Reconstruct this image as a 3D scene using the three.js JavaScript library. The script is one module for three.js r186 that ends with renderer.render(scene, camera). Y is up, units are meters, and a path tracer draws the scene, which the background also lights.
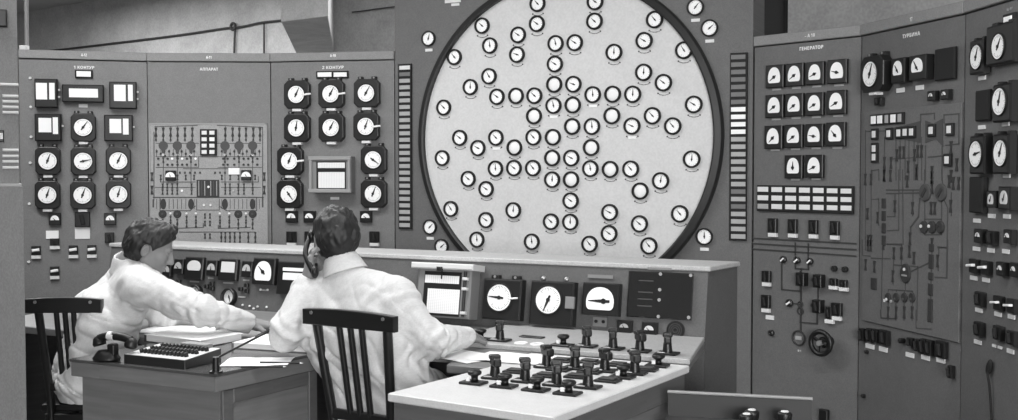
import * as THREE from 'three';
import { mergeGeometries, mergeVertices, toCreasedNormals } from 'three/addons/utils/BufferGeometryUtils.js';
import { RoundedBoxGeometry } from 'three/addons/geometries/RoundedBoxGeometry.js';
import { ImprovedNoise } from 'three/addons/math/ImprovedNoise.js';
import { RectAreaLightUniformsLib } from 'three/addons/lights/RectAreaLightUniformsLib.js';

// ------------------------------------------------------------------ camera, light, exposure
const F = 1100, CX = 509, CY = 210, EYE = 1.5, PITCH = THREE.MathUtils.degToRad(2);
const scene = new THREE.Scene();
scene.background = new THREE.Color(0x000000);
const camera = new THREE.PerspectiveCamera(2 * Math.atan(210 / F) * 180 / Math.PI, 1018 / 420, 0.05, 60);
camera.position.set(0, EYE, 0);
camera.rotation.set(-PITCH, 0, 0);
const renderer = new THREE.WebGLRenderer({ antialias: true });
renderer.toneMapping = THREE.LinearToneMapping;
renderer.toneMappingExposure = .95;
renderer.shadowMap.enabled = true;
RectAreaLightUniformsLib.init();
// added fill light: unseen glowing windows put in the wall behind the camera, [x along that wall, width]; radiance of their panes
const ADDED_WINDOWS = [[10.6, 1.5], [12.4, 1.5], [14.2, 1.5]], ADDED_GLOW = 34;
// ceiling luminaires: [x, depth, length, width, radiance]; over the operators and unseen ones added over the gangway to brighten the back wall
const LUMINAIRES = [[-3.0, 5.6, 1.5, .5, 26], [-1.2, 5.0, 1.5, .5, 20], [.8, 3.4, 1.5, .5, 17], [-2.4, 3.6, 1.5, .5, 14], [-4.6, 10.4, 1.5, .4, 74], [-2.4, 9.0, 1.5, .4, 48], [-.5, 8.3, 1.0, .3, 40]];

// ------------------------------------------------------------------ pixel helpers (directions only; distance comes from what a thing touches)
const V3 = (x, y, z) => new THREE.Vector3(x, y, z);
function ray(px, py) {
  const d = V3((px - CX) / F, -(py - CY) / F, -1);
  return d.applyAxisAngle(V3(1, 0, 0), -PITCH);
}
function onY(px, py, y) { const d = ray(px, py), t = (y - EYE) / d.y; return V3(d.x * t, y, d.z * t); }
function onDepth(px, py, depth) { const d = ray(px, py), t = depth / -d.z; return V3(d.x * t, EYE + d.y * t, -depth); }
function frameOf(origin, turn, tilt = 0) {
  const m = new THREE.Matrix4().makeRotationFromEuler(new THREE.Euler(tilt, turn, 0, 'YXZ'));
  m.setPosition(origin);
  return { m, inv: m.clone().invert() };
}
function hit(fr, px, py, z = 0) {                          // where a pixel's direction meets the plane at local z of a frame
  const o = V3(0, EYE, 0).applyMatrix4(fr.inv), d = ray(px, py).transformDirection(fr.inv), t = (z - o.z) / d.z;
  return V3(o.x + d.x * t, o.y + d.y * t, z);
}
function rectOn(fr, x0, y0, x1, y1, z = 0) {
  const xc = (x0 + x1) / 2, yc = (y0 + y1) / 2, a = hit(fr, x0, yc, z), b = hit(fr, x1, yc, z), t = hit(fr, xc, y0, z), q = hit(fr, xc, y1, z);
  const c = hit(fr, xc, yc, z);
  return { u: (a.x + b.x) / 2, v: (t.y + q.y) / 2, w: Math.abs(b.x - a.x), h: Math.abs(t.y - q.y), c };
}

// ------------------------------------------------------------------ seeded noise
let seedState = 7;
const rnd = () => { seedState = (seedState * 1664525 + 1013904223) >>> 0; return seedState / 4294967296; };
const jit = (a) => (rnd() - .5) * 2 * a;
const perlin = new ImprovedNoise();
const N = (x, y, z) => perlin.noise(x, y, z);

// ------------------------------------------------------------------ materials (a black-and-white world: neutral greys)
const lin = (s) => { s /= 255; return s <= .04045 ? s / 12.92 : Math.pow((s + .055) / 1.055, 2.4); };
const grey = (s) => { const v = lin(s); return new THREE.Color().setRGB(v, v, v); };
function grainTexture(size, fine, coarse, seed) {           // mottled paint: multiplies the base colour
  const data = new Uint8Array(size * size * 4);
  let s = seed >>> 0; const r = () => { s = (s * 1664525 + 1013904223) >>> 0; return s / 4294967296; };
  for (let j = 0; j < size; j++) for (let i = 0; i < size; i++) {
    const a = i / size * Math.PI * 2, b = j / size * Math.PI * 2;
    const c = N(Math.cos(a) * 2 + seed, Math.sin(a) * 2 + Math.cos(b) * 2, Math.sin(b) * 2) + .6 * N(Math.cos(a) * 6 + seed, Math.sin(a) * 6 + Math.cos(b) * 6, Math.sin(b) * 6 + 9);
    const v = Math.max(0, Math.min(255, 255 * (1 - coarse * .5 + coarse * c * .6 - fine * r())));
    const k = (j * size + i) * 4; data[k] = data[k + 1] = data[k + 2] = v; data[k + 3] = 255;
  }
  const t = new THREE.DataTexture(data, size, size); t.colorSpace = THREE.SRGBColorSpace;
  t.wrapS = t.wrapT = THREE.RepeatWrapping; t.magFilter = THREE.LinearFilter; t.needsUpdate = true; return t;
}
const softGrain = grainTexture(256, .05, .03, 5);
const paintGrain = grainTexture(256, .12, .04, 3), wallGrain = grainTexture(256, .10, .10, 11), clothGrain = grainTexture(128, .06, .06, 21);
function woodTexture() {
  const w = 256, h = 256, data = new Uint8Array(w * h * 4);
  for (let j = 0; j < h; j++) for (let i = 0; i < w; i++) {
    const g = N(i * .012, j * .16, 4.2) * .5 + N(i * .03, j * .5, 1.7) * .35 + rnd() * .12;
    const v = Math.max(0, Math.min(255, 225 + g * 28)), k = (j * w + i) * 4;
    data[k] = data[k + 1] = data[k + 2] = v; data[k + 3] = 255;
  }
  const t = new THREE.DataTexture(data, w, h); t.colorSpace = THREE.SRGBColorSpace;
  t.wrapS = t.wrapT = THREE.RepeatWrapping; t.magFilter = THREE.LinearFilter; t.needsUpdate = true; return t;
}
const woodGrain = woodTexture();
function mat(s, rough = .6, o = {}) { return new THREE.MeshStandardMaterial({ color: grey(s), roughness: rough, metalness: 0, ...o }); }
function rep(t, x, y) { const c = t.clone(); c.repeat.set(x, y); c.needsUpdate = true; return c; }
const M = {
  panel: mat(127, .55, { map: rep(paintGrain, 1.2, 1.2) }), panelShaded: mat(110, .55, { map: rep(paintGrain, 1.2, 1.2) }), cornice: mat(146, .6, { map: rep(paintGrain, 1.5, 1.5) }),  // second panel grey is darkened for the weaker light on the right
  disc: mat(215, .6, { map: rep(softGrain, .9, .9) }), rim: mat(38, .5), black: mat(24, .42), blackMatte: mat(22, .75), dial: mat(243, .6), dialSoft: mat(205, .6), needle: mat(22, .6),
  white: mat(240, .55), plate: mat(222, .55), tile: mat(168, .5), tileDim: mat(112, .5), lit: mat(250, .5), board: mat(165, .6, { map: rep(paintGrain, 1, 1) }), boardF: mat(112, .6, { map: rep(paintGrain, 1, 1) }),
  ink: mat(50, .7), inkSoft: mat(72, .7), grille: mat(62, .6), metal: mat(170, .35, { metalness: .7 }), steelGrey: mat(150, .5), caseGrey: mat(128, .5), caseLight: mat(205, .5),
  console: mat(102, .5, { map: rep(paintGrain, 1.2, 1.2) }), consoleTop: mat(196, .5, { map: rep(paintGrain, 1.2, 1.2) }),
  strip: mat(188, .45, { map: rep(paintGrain, 1.2, 1.2) }), deskTop: mat(226, .4, { map: rep(softGrain, 1.2, 1.2) }), wood: mat(140, .45, { map: rep(woodGrain, 1, 1) }), woodDark: mat(112, .5, { map: rep(woodGrain, 1, 1) }), woodTop: mat(96, .12, { map: rep(woodGrain, 1, 1) }),
  chair: mat(34, .35, { map: rep(woodGrain, 1, 1) }), paper: mat(244, .8), glassDark: new THREE.MeshPhysicalMaterial({ color: grey(40), roughness: .08, clearcoat: 1, clearcoatRoughness: .03 }),
  coat: mat(222, .9, { map: rep(clothGrain, 3, 3) }), trousers: mat(150, .9), skin: mat(132, .6), hair: mat(34, .55), shoe: mat(30, .4),
  wall: mat(182, .85, { map: rep(wallGrain, .35, .35) }), ceiling: mat(165, .9), floor: mat(105, .5, { map: rep(wallGrain, .5, .5) }), duct: mat(196, .8, { map: rep(wallGrain, .6, .6) }), cable: mat(45, .7), cabinet: mat(128, .6, { map: rep(paintGrain, 1.2, 1.2) }),
  switchBlack: mat(24, .38), windowDark: new THREE.MeshPhysicalMaterial({ color: grey(60), roughness: .15 }), addedPane: new THREE.MeshStandardMaterial({ color: grey(230), emissive: new THREE.Color(1, 1, 1), emissiveIntensity: 3 }), emit: new THREE.MeshStandardMaterial({ color: grey(230), emissive: new THREE.Color(1, 1, 1), emissiveIntensity: 2 }),
};
const decalCache = new Map();
function textMaterial(text, bold, tone, w, h) {
  const key = text + tone + w + h; if (decalCache.has(key)) return decalCache.get(key);
  const c = document.createElement('canvas'); c.width = w; c.height = h; const g = c.getContext('2d');
  g.fillStyle = '#000'; g.fillRect(0, 0, w, h); g.fillStyle = '#fff'; g.font = (bold ? 'bold ' : '') + Math.round(h * .78) + 'px sans-serif'; g.textAlign = 'center'; g.textBaseline = 'middle';
  g.fillText(text, w / 2, h / 2 + 1, w - 4);
  const t = new THREE.CanvasTexture(c); const m = mat(tone, .6, { alphaMap: t, transparent: true }); decalCache.set(key, m); return m;
}
function dialTexture(from, to, n, base = '#f4f4f4') {         // printed scale of a dial
  const c = document.createElement('canvas'); c.width = c.height = 128; const g = c.getContext('2d');
  g.fillStyle = base; g.fillRect(0, 0, 128, 128); g.strokeStyle = '#555'; g.lineWidth = 2;
  for (let i = 0; i <= n; i++) {
    const a = (from + (to - from) * i / n) * Math.PI / 180, r0 = i % 5 ? 50 : 43;
    g.beginPath(); g.moveTo(64 + Math.cos(a) * r0, 64 - Math.sin(a) * r0); g.lineTo(64 + Math.cos(a) * 57, 64 - Math.sin(a) * 57); g.stroke();
  }
  const t = new THREE.CanvasTexture(c); t.colorSpace = THREE.SRGBColorSpace; return t;
}
const scaleTex = dialTexture(225, -45, 30), mapDialTex = dialTexture(210, -30, 10, '#fafafa');
M.dialScale = new THREE.MeshStandardMaterial({ map: scaleTex, roughness: .55 });
M.dialMap = new THREE.MeshStandardMaterial({ map: mapDialTex, roughness: .55 });
function chartTexture() {
  const c = document.createElement('canvas'); c.width = 128; c.height = 128; const g = c.getContext('2d');
  g.fillStyle = '#eeeeee'; g.fillRect(0, 0, 128, 128); g.strokeStyle = '#c4c4c4'; g.lineWidth = 1;
  for (let i = 0; i < 128; i += 8) { g.beginPath(); g.moveTo(i, 0); g.lineTo(i, 128); g.stroke(); g.beginPath(); g.moveTo(0, i); g.lineTo(128, i); g.stroke(); }
  const t = new THREE.CanvasTexture(c); t.colorSpace = THREE.SRGBColorSpace; return t;
}
M.chart = new THREE.MeshStandardMaterial({ map: chartTexture(), roughness: .7 });

// ------------------------------------------------------------------ building blocks
const used = new Map();
function numbered(name) { const n = used.get(name) || 0; used.set(name, n + 1); return n ? name + '_' + String(n).padStart(3, '0') : name; }
function tag(o, label, category, group, kind) { Object.assign(o.userData, { label, category }); if (group) o.userData.group = group; if (kind) o.userData.kind = kind; return o; }
function thing(name, label, category, origin, turn = 0, group) {
  const o = new THREE.Group(); o.name = numbered(name); scene.add(o); o.position.copy(origin); o.rotation.y = turn; tag(o, label, category, group); o.updateMatrixWorld(true); return o;
}
function structure(name, geo, m, pos, turn = 0) {
  const o = new THREE.Mesh(geo, m); o.name = numbered(name); o.userData.kind = 'structure'; scene.add(o); if (pos) o.position.copy(pos); o.rotation.y = turn; o.updateMatrixWorld(true); return o;
}
function part(name, geo, m, parent, pos, rot) {
  const o = new THREE.Mesh(geo, m); o.name = name; parent.add(o); if (pos) o.position.set(pos[0], pos[1], pos[2]); if (rot) o.rotation.set(rot[0], rot[1], rot[2]); return o;
}
function put(o, parent, fr, u, v, w = 0) {                    // place a part at local u, v, w of a frame, inside its parent
  const m = fr.m.clone().multiply(new THREE.Matrix4().makeTranslation(u, v, w));
  parent.updateMatrixWorld(true); m.premultiply(parent.matrixWorld.clone().invert()); m.decompose(o.position, o.quaternion, o.scale); parent.add(o); return o;
}
const geoCache = new Map();
const cached = (key, make) => { if (!geoCache.has(key)) geoCache.set(key, make()); return geoCache.get(key); };
const r3 = (x) => Math.round(x * 500) / 500;
function cbox(w, h, d, b = .003) {                            // chamfered box, back at z = 0, front at z = d
  w = r3(w); h = r3(h); b = Math.min(b, w * .3, h * .3, d * .4);
  return cached(['cb', w, h, d, b].join(), () => {
    const s = new THREE.Shape(); s.moveTo(-w / 2 + b, -h / 2 + b); s.lineTo(w / 2 - b, -h / 2 + b); s.lineTo(w / 2 - b, h / 2 - b); s.lineTo(-w / 2 + b, h / 2 - b); s.closePath();
    const g = new THREE.ExtrudeGeometry(s, { depth: d - 2 * b, bevelEnabled: true, bevelThickness: b, bevelSize: b, bevelSegments: 1 }); g.translate(0, 0, b); return g;
  });
}
function slab(w, h, d) { w = r3(w); h = r3(h); return cached(['sl', w, h, d].join(), () => { const g = new THREE.BoxGeometry(w, h, d); g.translate(0, 0, d / 2); return g; }); }
function disc(r, d, seg = 28) { r = r3(r * 4) / 4; return cached(['di', r, d, seg].join(), () => { const g = new THREE.CylinderGeometry(r, r, d, seg); g.rotateX(Math.PI / 2); g.translate(0, 0, d / 2); return g; }); }
function ringGeo(r0, r1, d, seg = 32) {                       // a turned ring with rounded lip, axis z, back at z = 0
  r0 = r3(r0 * 4) / 4; r1 = r3(r1 * 4) / 4;
  return cached(['ri', r0, r1, d, seg].join(), () => {
    const b = Math.min((r1 - r0) * .35, d * .4);
    const g = new THREE.LatheGeometry([[r0, 0], [r1, 0], [r1, d - b], [r1 - b, d], [r0 + b, d], [r0, d - b], [r0, 0]].map(([x, y]) => new THREE.Vector2(x, y)), seg);
    g.rotateX(Math.PI / 2); return toCreasedNormals(g, .6);
  });
}
function needleGeo(len) {                                     // pointer with tail and hub, lying along +x at angle 0
  len = r3(len * 4) / 4;
  return cached('ne' + len, () => {
    const s = new THREE.Shape(); s.moveTo(-len * .4, -len * .085); s.lineTo(len * .25, -len * .1); s.lineTo(len, -len * .025); s.lineTo(len, len * .025); s.lineTo(len * .25, len * .1); s.lineTo(-len * .4, len * .085); s.closePath();
    const a = new THREE.ExtrudeGeometry(s, { depth: .002, bevelEnabled: false }), b = new THREE.CylinderGeometry(len * .17, len * .17, .004, 14); b.rotateX(Math.PI / 2); b.translate(0, 0, .002);
    return mergeGeometries([a.toNonIndexed ? a : a, b.toNonIndexed()].map((g) => (g.index ? g.toNonIndexed() : g)));
  });
}
function archGeo(w, h, d) {                                   // dial opening: round on top, flat below with rounded corners
  w = r3(w); h = r3(h);
  return cached(['ar', w, h, d].join(), () => {
    const s = new THREE.Shape(), a = w / 2, c = w * .14; s.moveTo(-a + c * 1.2, -h / 2); s.lineTo(a - c * 1.2, -h / 2); s.quadraticCurveTo(a - c * .3, -h / 2, a - c * .1, -h / 2 + c);
    s.bezierCurveTo(a + c * .35, h * .12, a * .72, h / 2, 0, h / 2); s.bezierCurveTo(-a * .72, h / 2, -a - c * .35, h * .12, -a + c * .1, -h / 2 + c); s.quadraticCurveTo(-a + c * .3, -h / 2, -a + c * 1.2, -h / 2);
    return new THREE.ExtrudeGeometry(s, { depth: d, bevelEnabled: false, curveSegments: 8 });
  });
}
function halfGeo(w, h, d) { w = r3(w); h = r3(h); return cached(['ha', w, h, d].join(), () => { const s = new THREE.Shape(); s.absellipse(0, -h / 2, w / 2, h, 0, Math.PI, false, 0); s.closePath(); return new THREE.ExtrudeGeometry(s, { depth: d, bevelEnabled: false, curveSegments: 10 }); }); }
function tube(points, r, seg = 24, rad = 6) { return new THREE.TubeGeometry(new THREE.CatmullRomCurve3(points, false, 'centripetal'), seg, r, rad, false); }
function barBetween(a, b, r0, r1 = r0, seg = 10) {
  const d = b.clone().sub(a), g = new THREE.CylinderGeometry(r1, r0, d.length(), seg); g.translate(0, d.length() / 2, 0);
  g.applyQuaternion(new THREE.Quaternion().setFromUnitVectors(V3(0, 1, 0), d.clone().normalize())); g.translate(a.x, a.y, a.z); return g;
}
function polySlab(pts, y0, y1, bevel = .004) {                // a horizontal slab from [x, z] corners in the parent's frame
  const s = new THREE.Shape(); pts.forEach(([x, z], i) => (i ? s.lineTo(x, -z) : s.moveTo(x, -z))); s.closePath();
  const g = new THREE.ExtrudeGeometry(s, { depth: y1 - y0 - 2 * bevel, bevelEnabled: true, bevelThickness: bevel, bevelSize: bevel, bevelOffset: -bevel, bevelSegments: 1 }); g.rotateX(-Math.PI / 2); g.translate(0, y0 + bevel, 0); return g;
}

// ------------------------------------------------------------------ the room: walls turned against the control panels
const RO = V3(-1.41, 0, -10.13), RT = Math.atan2(-.6, .8);     // a point on the back wall; local x runs along it to the right, local z into the room
const CEIL = 3.45;
const room = frameOf(RO, RT);
const roomAt = (x, y, z) => V3(x, y, z).applyMatrix4(room.m);
const RX0 = -7.2, RX1 = 15.6, RZ1 = 11.4;
function roomBox(name, m, x0, x1, y0, y1, z0, z1) {
  const g = new THREE.BoxGeometry(x1 - x0, y1 - y0, z1 - z0); const uv = g.attributes.uv, p = g.attributes.position, n = g.attributes.normal;
  for (let i = 0; i < uv.count; i++) { const ax = Math.abs(n.getX(i)), ay = Math.abs(n.getY(i)); uv.setXY(i, ax > .5 ? p.getZ(i) : p.getX(i), ay > .5 ? p.getZ(i) : p.getY(i)); }
  return structure(name, g, m, roomAt((x0 + x1) / 2, (y0 + y1) / 2, (z0 + z1) / 2), RT);
}
roomBox('floor', M.floor, RX0, RX1, -.2, 0, 0, RZ1);
roomBox('ceiling', M.ceiling, RX0, RX1, CEIL, CEIL + .2, 0, RZ1);
roomBox('wall_left', M.wall, RX0 - .2, RX0, -.2, CEIL + .2, 0, RZ1);
roomBox('wall_right', M.wall, RX1, RX1 + .2, -.2, CEIL + .2, 0, RZ1);
{ // wall behind the camera, with the windows added for frontal light
  const wy0 = 1.0, wy1 = 3.15; let x = RX0, n = 2;
  const piece = (a, b, y0, y1) => roomBox('wall_front', M.wall, a, b, y0, y1, RZ1, RZ1 + .2);
  for (const [cx, w] of ADDED_WINDOWS) {
    piece(x, cx - w / 2, -.2, CEIL + .2); piece(cx - w / 2, cx + w / 2, -.2, wy0); piece(cx - w / 2, cx + w / 2, wy1, CEIL + .2); x = cx + w / 2;
    const g = roomBox('added_window_' + n++, M.addedPane, cx - w / 2, cx + w / 2, wy0, wy1, RZ1 + .1, RZ1 + .12);  // unseen glowing pane added to light the panels from the front
    for (const [bx, by, bw, bh] of [[0, 0, .05, wy1 - wy0], [0, -(wy1 - wy0) / 2 + .03, w, .06], [0, (wy1 - wy0) / 2 - .03, w, .06], [-w / 2 + .03, 0, .06, wy1 - wy0], [w / 2 - .03, 0, .06, wy1 - wy0], [0, .4, w, .04]]) part('window_frame', slab(bw, bh, .04), M.white, g, [bx, by, -.055]);
    const l = new THREE.RectAreaLight(0xffffff, ADDED_GLOW, w - .1, wy1 - wy0 - .1); l.position.copy(roomAt(cx, (wy0 + wy1) / 2, RZ1 + .03)); l.rotation.y = RT; l.castShadow = true; scene.add(l);
  }
  piece(x, RX1, -.2, CEIL + .2);
}
{ // back wall with a dark glazed opening seen over the generator panel
  const a = rectOn(room, 753, -30, 788, 35), x0 = a.u - a.w / 2 - .25, x1 = a.u + a.w / 2, y0 = hit(room, 770, 37).y - .25, y1 = 3.2;
  roomBox('wall_back', M.wall, RX0, x0, -.2, CEIL + .2, -.2, 0);
  roomBox('wall_back', M.wall, x1, RX1, -.2, CEIL + .2, -.2, 0);
  roomBox('wall_back', M.wall, x0, x1, -.2, y0, -.2, 0);
  roomBox('wall_back', M.wall, x0, x1, y1, CEIL + .2, -.2, 0);
  const w = roomBox('added_window_1', M.windowDark, x0, x1, y0, y1, -.16, -.14);
  for (const [bx, by, bw, bh] of [[0, -(y1 - y0) / 2 + .03, x1 - x0, .06], [0, (y1 - y0) / 2 - .03, x1 - x0, .06], [-(x1 - x0) / 2 + .03, 0, .06, y1 - y0], [(x1 - x0) / 2 - .03, 0, .06, y1 - y0]]) part('window_frame', slab(bw, bh, .05), M.rim, w, [bx, by, .01]);
}
{ // ventilation duct that comes out of the back wall over the panels
  const yb = 2.6, a = onY(281, 22, yb), b = onY(328, 16, yb), dir = V3(-.14, 0, -.99).normalize();
  const reach = (p) => { const q = p.clone().applyMatrix4(room.inv), e = dir.clone().transformDirection(room.inv); return p.clone().addScaledVector(dir, -q.z / e.z * .995); };
  const c = reach(b), d = reach(a), o = thing('ventilation_duct', 'wide plastered ventilation duct jutting from the back wall above the panels', 'duct', V3(a.x, yb, a.z));
  const rel = (p) => [p.x - a.x, p.z - a.z];
  part('duct_body', polySlab([rel(a), rel(b), rel(c), rel(d)], 0, CEIL - yb - .004, .006), M.duct, o);
  const lip = polySlab([[-.015, .02], [rel(b)[0] + .01, rel(b)[1] + .022], [rel(b)[0] + .005, rel(b)[1] + .002], [-.01, 0]], .17, .19, .002);
  part('duct_seam', lip, M.cable, o);
}
function wallPoint(px, py, off = .02) { return hit(room, px, py, off).applyMatrix4(room.m); }
{
  const o = thing('slack_cable', 'thin dark slack cable strung along the back wall with a knotted coil', 'cable', wallPoint(57, 50));
  const L = (p) => p.sub(o.position);
  part('cable_run', tube([[40, 52], [57, 50], [120, 42.5], [180, 35], [228, 28], [240, 27], [262, 22.5], [281, 20.5]].map(([x, y]) => L(wallPoint(x, y))), .011, 60), M.cable, o);
  part('cable_coil', new THREE.TorusGeometry(.033, .014, 8, 18), M.cable, o, L(wallPoint(233, 26.5, .03)).toArray(), [0, RT, 0]);
  part('cable_drop', tube([[235, 30], [234.5, 42], [234, 70]].map(([x, y]) => L(wallPoint(x, y))), .011, 10), M.cable, o);
  part('cable_drop', tube([[264, 22], [264, 45], [264, 70]].map(([x, y]) => L(wallPoint(x, y))), .009, 10), M.cable, o);
  const o2 = thing('wall_cable', 'short dark cable sagging along the wall right of the duct', 'cable', wallPoint(356, 12));
  part('cable_run', tube([[352, 12], [362, 11], [380, 8.5], [400, 6]].map(([x, y]) => wallPoint(x, y).sub(o2.position)), .006, 20), M.grille, o2);
}
// ceiling luminaires, the gangway ones added, each a glowing diffuser and an area light of its size just under it
for (const [x, dep, len, wid, power] of LUMINAIRES) {
  const o = thing('ceiling_luminaire', dep > 6 ? 'added unseen luminaire over the gangway brightening the back wall' : 'long ceiling luminaire over the operators desks', 'lamp', V3(x, CEIL, -dep), RT, dep > 6 ? 'added gangway luminaires' : 'desk luminaires');
  const hgeo = new THREE.BoxGeometry(len + .06, .09, wid + .06); hgeo.translate(0, -.046, 0); part('housing', hgeo, M.white, o);
  const dgeo = new THREE.BoxGeometry(len, .012, wid); dgeo.translate(0, -.098, 0); part('diffuser', dgeo, M.emit, o);
  const l = new THREE.RectAreaLight(0xffffff, power, len, wid); l.position.set(0, -.11, 0); l.rotation.set(-Math.PI / 2, 0, 0); l.castShadow = true; o.add(l);
}

// ------------------------------------------------------------------ control panels along the back, a faceted arc
const H_LEFT = 2.3, H_RIGHT = 2.27;
const cornerTop = (px, py, h) => { const p = onY(px, py, h); p.y = 0; return p; };
const cA0 = cornerTop(18, 49.6, H_LEFT), cAB = cornerTop(147, 53, H_LEFT), cBC = cornerTop(270.5, 53.6, H_LEFT), cCD = cornerTop(394.5, 51, H_LEFT);
const turnD = THREE.MathUtils.degToRad(-25);
const cDE = (() => { const f = frameOf(cCD, turnD), p = hit(f, 752.5, 200, 0); p.y = 0; return p.applyMatrix4(f.m); })();
const cE0 = cDE.clone().add(V3(.004, 0, 0)), cEF = cornerTop(862, 25, H_RIGHT), cFG = cornerTop(966, 1, H_RIGHT), cG1 = cornerTop(1052, -27, H_RIGHT);
function panel(name, a, b, height, m, label, cornice = true) {
  const d = b.clone().sub(a), turn = Math.atan2(-d.z, d.x), w = d.length(), o = thing(name, label, 'control panel', a, turn), fr = frameOf(a, turn);
  const g = new THREE.BoxGeometry(w - .008, height - .062, .3); g.translate(w / 2, (height - .062) / 2, -.15);
  const uv = g.attributes.uv, p = g.attributes.position; for (let i = 0; i < uv.count; i++) uv.setXY(i, p.getX(i) + a.x * 3, p.getY(i));
  part('panel_sheet', g, m, o);
  if (cornice) { const c = cbox(w - .004, .055, .32, .004); part("cornice", c, M.cornice, o, [w / 2, height - .0275, -.305]); }
  else { const c = new THREE.BoxGeometry(w - .008, .06, .3); part("cornice", c, m, o, [w / 2, height - .03, -.15]); }
  return { o, fr, w, height };
}
const PA = panel('control_cabinet', cA0, cAB, H_LEFT, M.panel, 'grey control panel with twin-window meters over rows of black square dial gauges');
const PB = panel('control_cabinet', cAB, cBC, H_LEFT, M.panel, 'grey control panel with a symmetrical mimic diagram board and lamp block');
const PC = panel('control_cabinet', cBC, cCD, H_LEFT, M.panel, 'grey control panel with square dial gauges around one light-framed chart recorder');
const PD = panel('core_map_cabinet', cCD, cDE, 2.95, M.panelShaded, 'tall grey panel carrying a huge white disc dotted with small round gauges', false);
const PE = panel('control_cabinet', cE0, cEF, H_RIGHT, M.panelShaded, 'grey control panel with fourteen arched meters, lamp grid and a handwheel');
const PF = panel('control_cabinet', cEF, cFG, H_RIGHT, M.panelShaded, 'shade-toned grey control panel with a tall piping mimic diagram beneath three meters');
const PG = panel('control_cabinet', cFG, cG1, H_RIGHT, M.panelShaded, 'shade-toned grey control panel crowded with gauges and rows of small switches');

// parts that sit on panels --------------------------------------------------
function namePlate(P, px, py, w, h, m = M.plate, d = .004, z = 0) { const r = rectOn(P.fr, px - w / 2, py - h / 2, px + w / 2, py + h / 2, z); const o = new THREE.Mesh(slab(r.w, r.h, d), m); o.name = 'name_plate'; put(o, P.o, P.fr, r.u, r.v, z); return o; }
function lettering(P, text, px, py, w, h, tone = 225, z = .002) {
  const r = rectOn(P.fr, px - w / 2, py - h / 2, px + w / 2, py + h / 2, z); const o = new THREE.Mesh(new THREE.PlaneGeometry(r.w, r.h), textMaterial(text, true, tone, 128, 32)); o.name = 'lettering'; put(o, P.o, P.fr, r.u, r.v, z + .0015); return o;
}
function caseGeo(w, h, d) {                                   // instrument case with cut corners and a rolled front edge
  w = r3(w); h = r3(h);
  return cached(['cs', w, h, d].join(), () => {
    const s = new THREE.Shape(), c = w * .13, b = .006, a = w / 2 - b, e = h / 2 - b; s.moveTo(-a + c, -e); s.lineTo(a - c, -e); s.lineTo(a, -e + c); s.lineTo(a, e - c); s.lineTo(a - c, e); s.lineTo(-a + c, e); s.lineTo(-a, e - c); s.lineTo(-a, -e + c); s.closePath();
    const g = new THREE.ExtrudeGeometry(s, { depth: d - 2 * b, bevelEnabled: true, bevelThickness: b, bevelSize: b, bevelSegments: 2 }); g.translate(0, 0, b); return g;
  });
}
function ledge(o, name, geo, m, x, y, z, rz = 0) { const c = new THREE.Mesh(geo, m); c.name = name; c.position.set(x, y, z); c.rotation.z = rz; o.add(c); return c; }
// black square-cased dial gauge with lugs, pointer, tag and, on some, a white lever
function squareGauge(P, px, py, o = {}) {
  const { w = 25, h = 28, r = 8.5, deg = 65, lever = 0, dy = 0, tagDy = 15.5, lugs = true, tagW = 9, d = .05, knobs = 0, plateOn = true, dx = 0, square = false } = o;
  const q = rectOn(P.fr, px - w / 2, py - h / 2, px + w / 2, py + h / 2, d * .6), kx = q.w / w, ky = q.h / h;
  const c = new THREE.Mesh(square ? cbox(q.w, q.h, d, .008) : caseGeo(q.w, q.h, d), M.black); c.name = 'dial_gauge'; put(c, P.o, P.fr, q.u, q.v, 0);
  const rr = r * ky, x0 = dx * kx, y0 = -dy * ky;
  ledge(c, 'bezel', ringGeo(rr, rr * 1.13, .008), M.blackMatte, x0, y0, d - .001);
  ledge(c, 'dial_face', disc(rr, .004), M.dialScale, x0, y0, d - .001);
  ledge(c, 'needle', needleGeo(rr * .9), M.needle, x0, y0, d + .0035, THREE.MathUtils.degToRad(deg));
  if (lugs) for (const s of [-1, 1]) { ledge(c, 'lug', cbox(q.w * .2, q.h * .13, d * .6, .004), M.black, s * q.w * .27, q.h * .53, 0); ledge(c, 'screw', disc(q.w * .035, .004, 10), M.caseGrey, s * q.w * .27, q.h * .55, d * .6 - .001); }
  if (knobs) for (const s of [-1, 1]) ledge(c, 'screw_knob', new THREE.SphereGeometry(.013, 14, 10), M.metal, s * q.w * .27, q.h * .56, d * .5);
  if (plateOn) ledge(c, 'name_plate', cbox(tagW * kx, 2.8 * ky, d * .8, .002), M.plate, x0 - .3 * kx, -tagDy * ky, 0);
  if (lever) ledge(c, 'lever', cbox(Math.abs(lever) * kx, 1.8 * ky, .01, .002), M.white, x0 + rr + lever * kx * .35, y0, d, lever > 0 ? .12 : -.12);
  return c;
}
// meter with one or more flat chart windows in a black case
function windowMeter(P, x0, y0, x1, y1, wins, o = {}) {
  const d = o.d || .06, q = rectOn(P.fr, x0, y0, x1, y1, d * .7), c = new THREE.Mesh(cbox(q.w, q.h, d, .006), o.m || M.black); c.name = o.name || 'chart_meter'; put(c, P.o, P.fr, q.u, q.v, 0);
  for (const [a0, b0, a1, b1] of wins) { const t = rectOn(P.fr, a0, b0, a1, b1, d); ledge(c, 'chart_window', slab(t.w, t.h, .003), o.wm || M.white, t.u - q.u, t.v - q.v, d - .001); }
  for (const [a0, b0] of o.pins || []) { const t = hit(P.fr, a0, b0, d * .6); ledge(c, 'latch', cbox(.012, .012, .02, .002), M.plate, t.x - q.u, t.y - q.v, d * .3); }
  return c;
}
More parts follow.
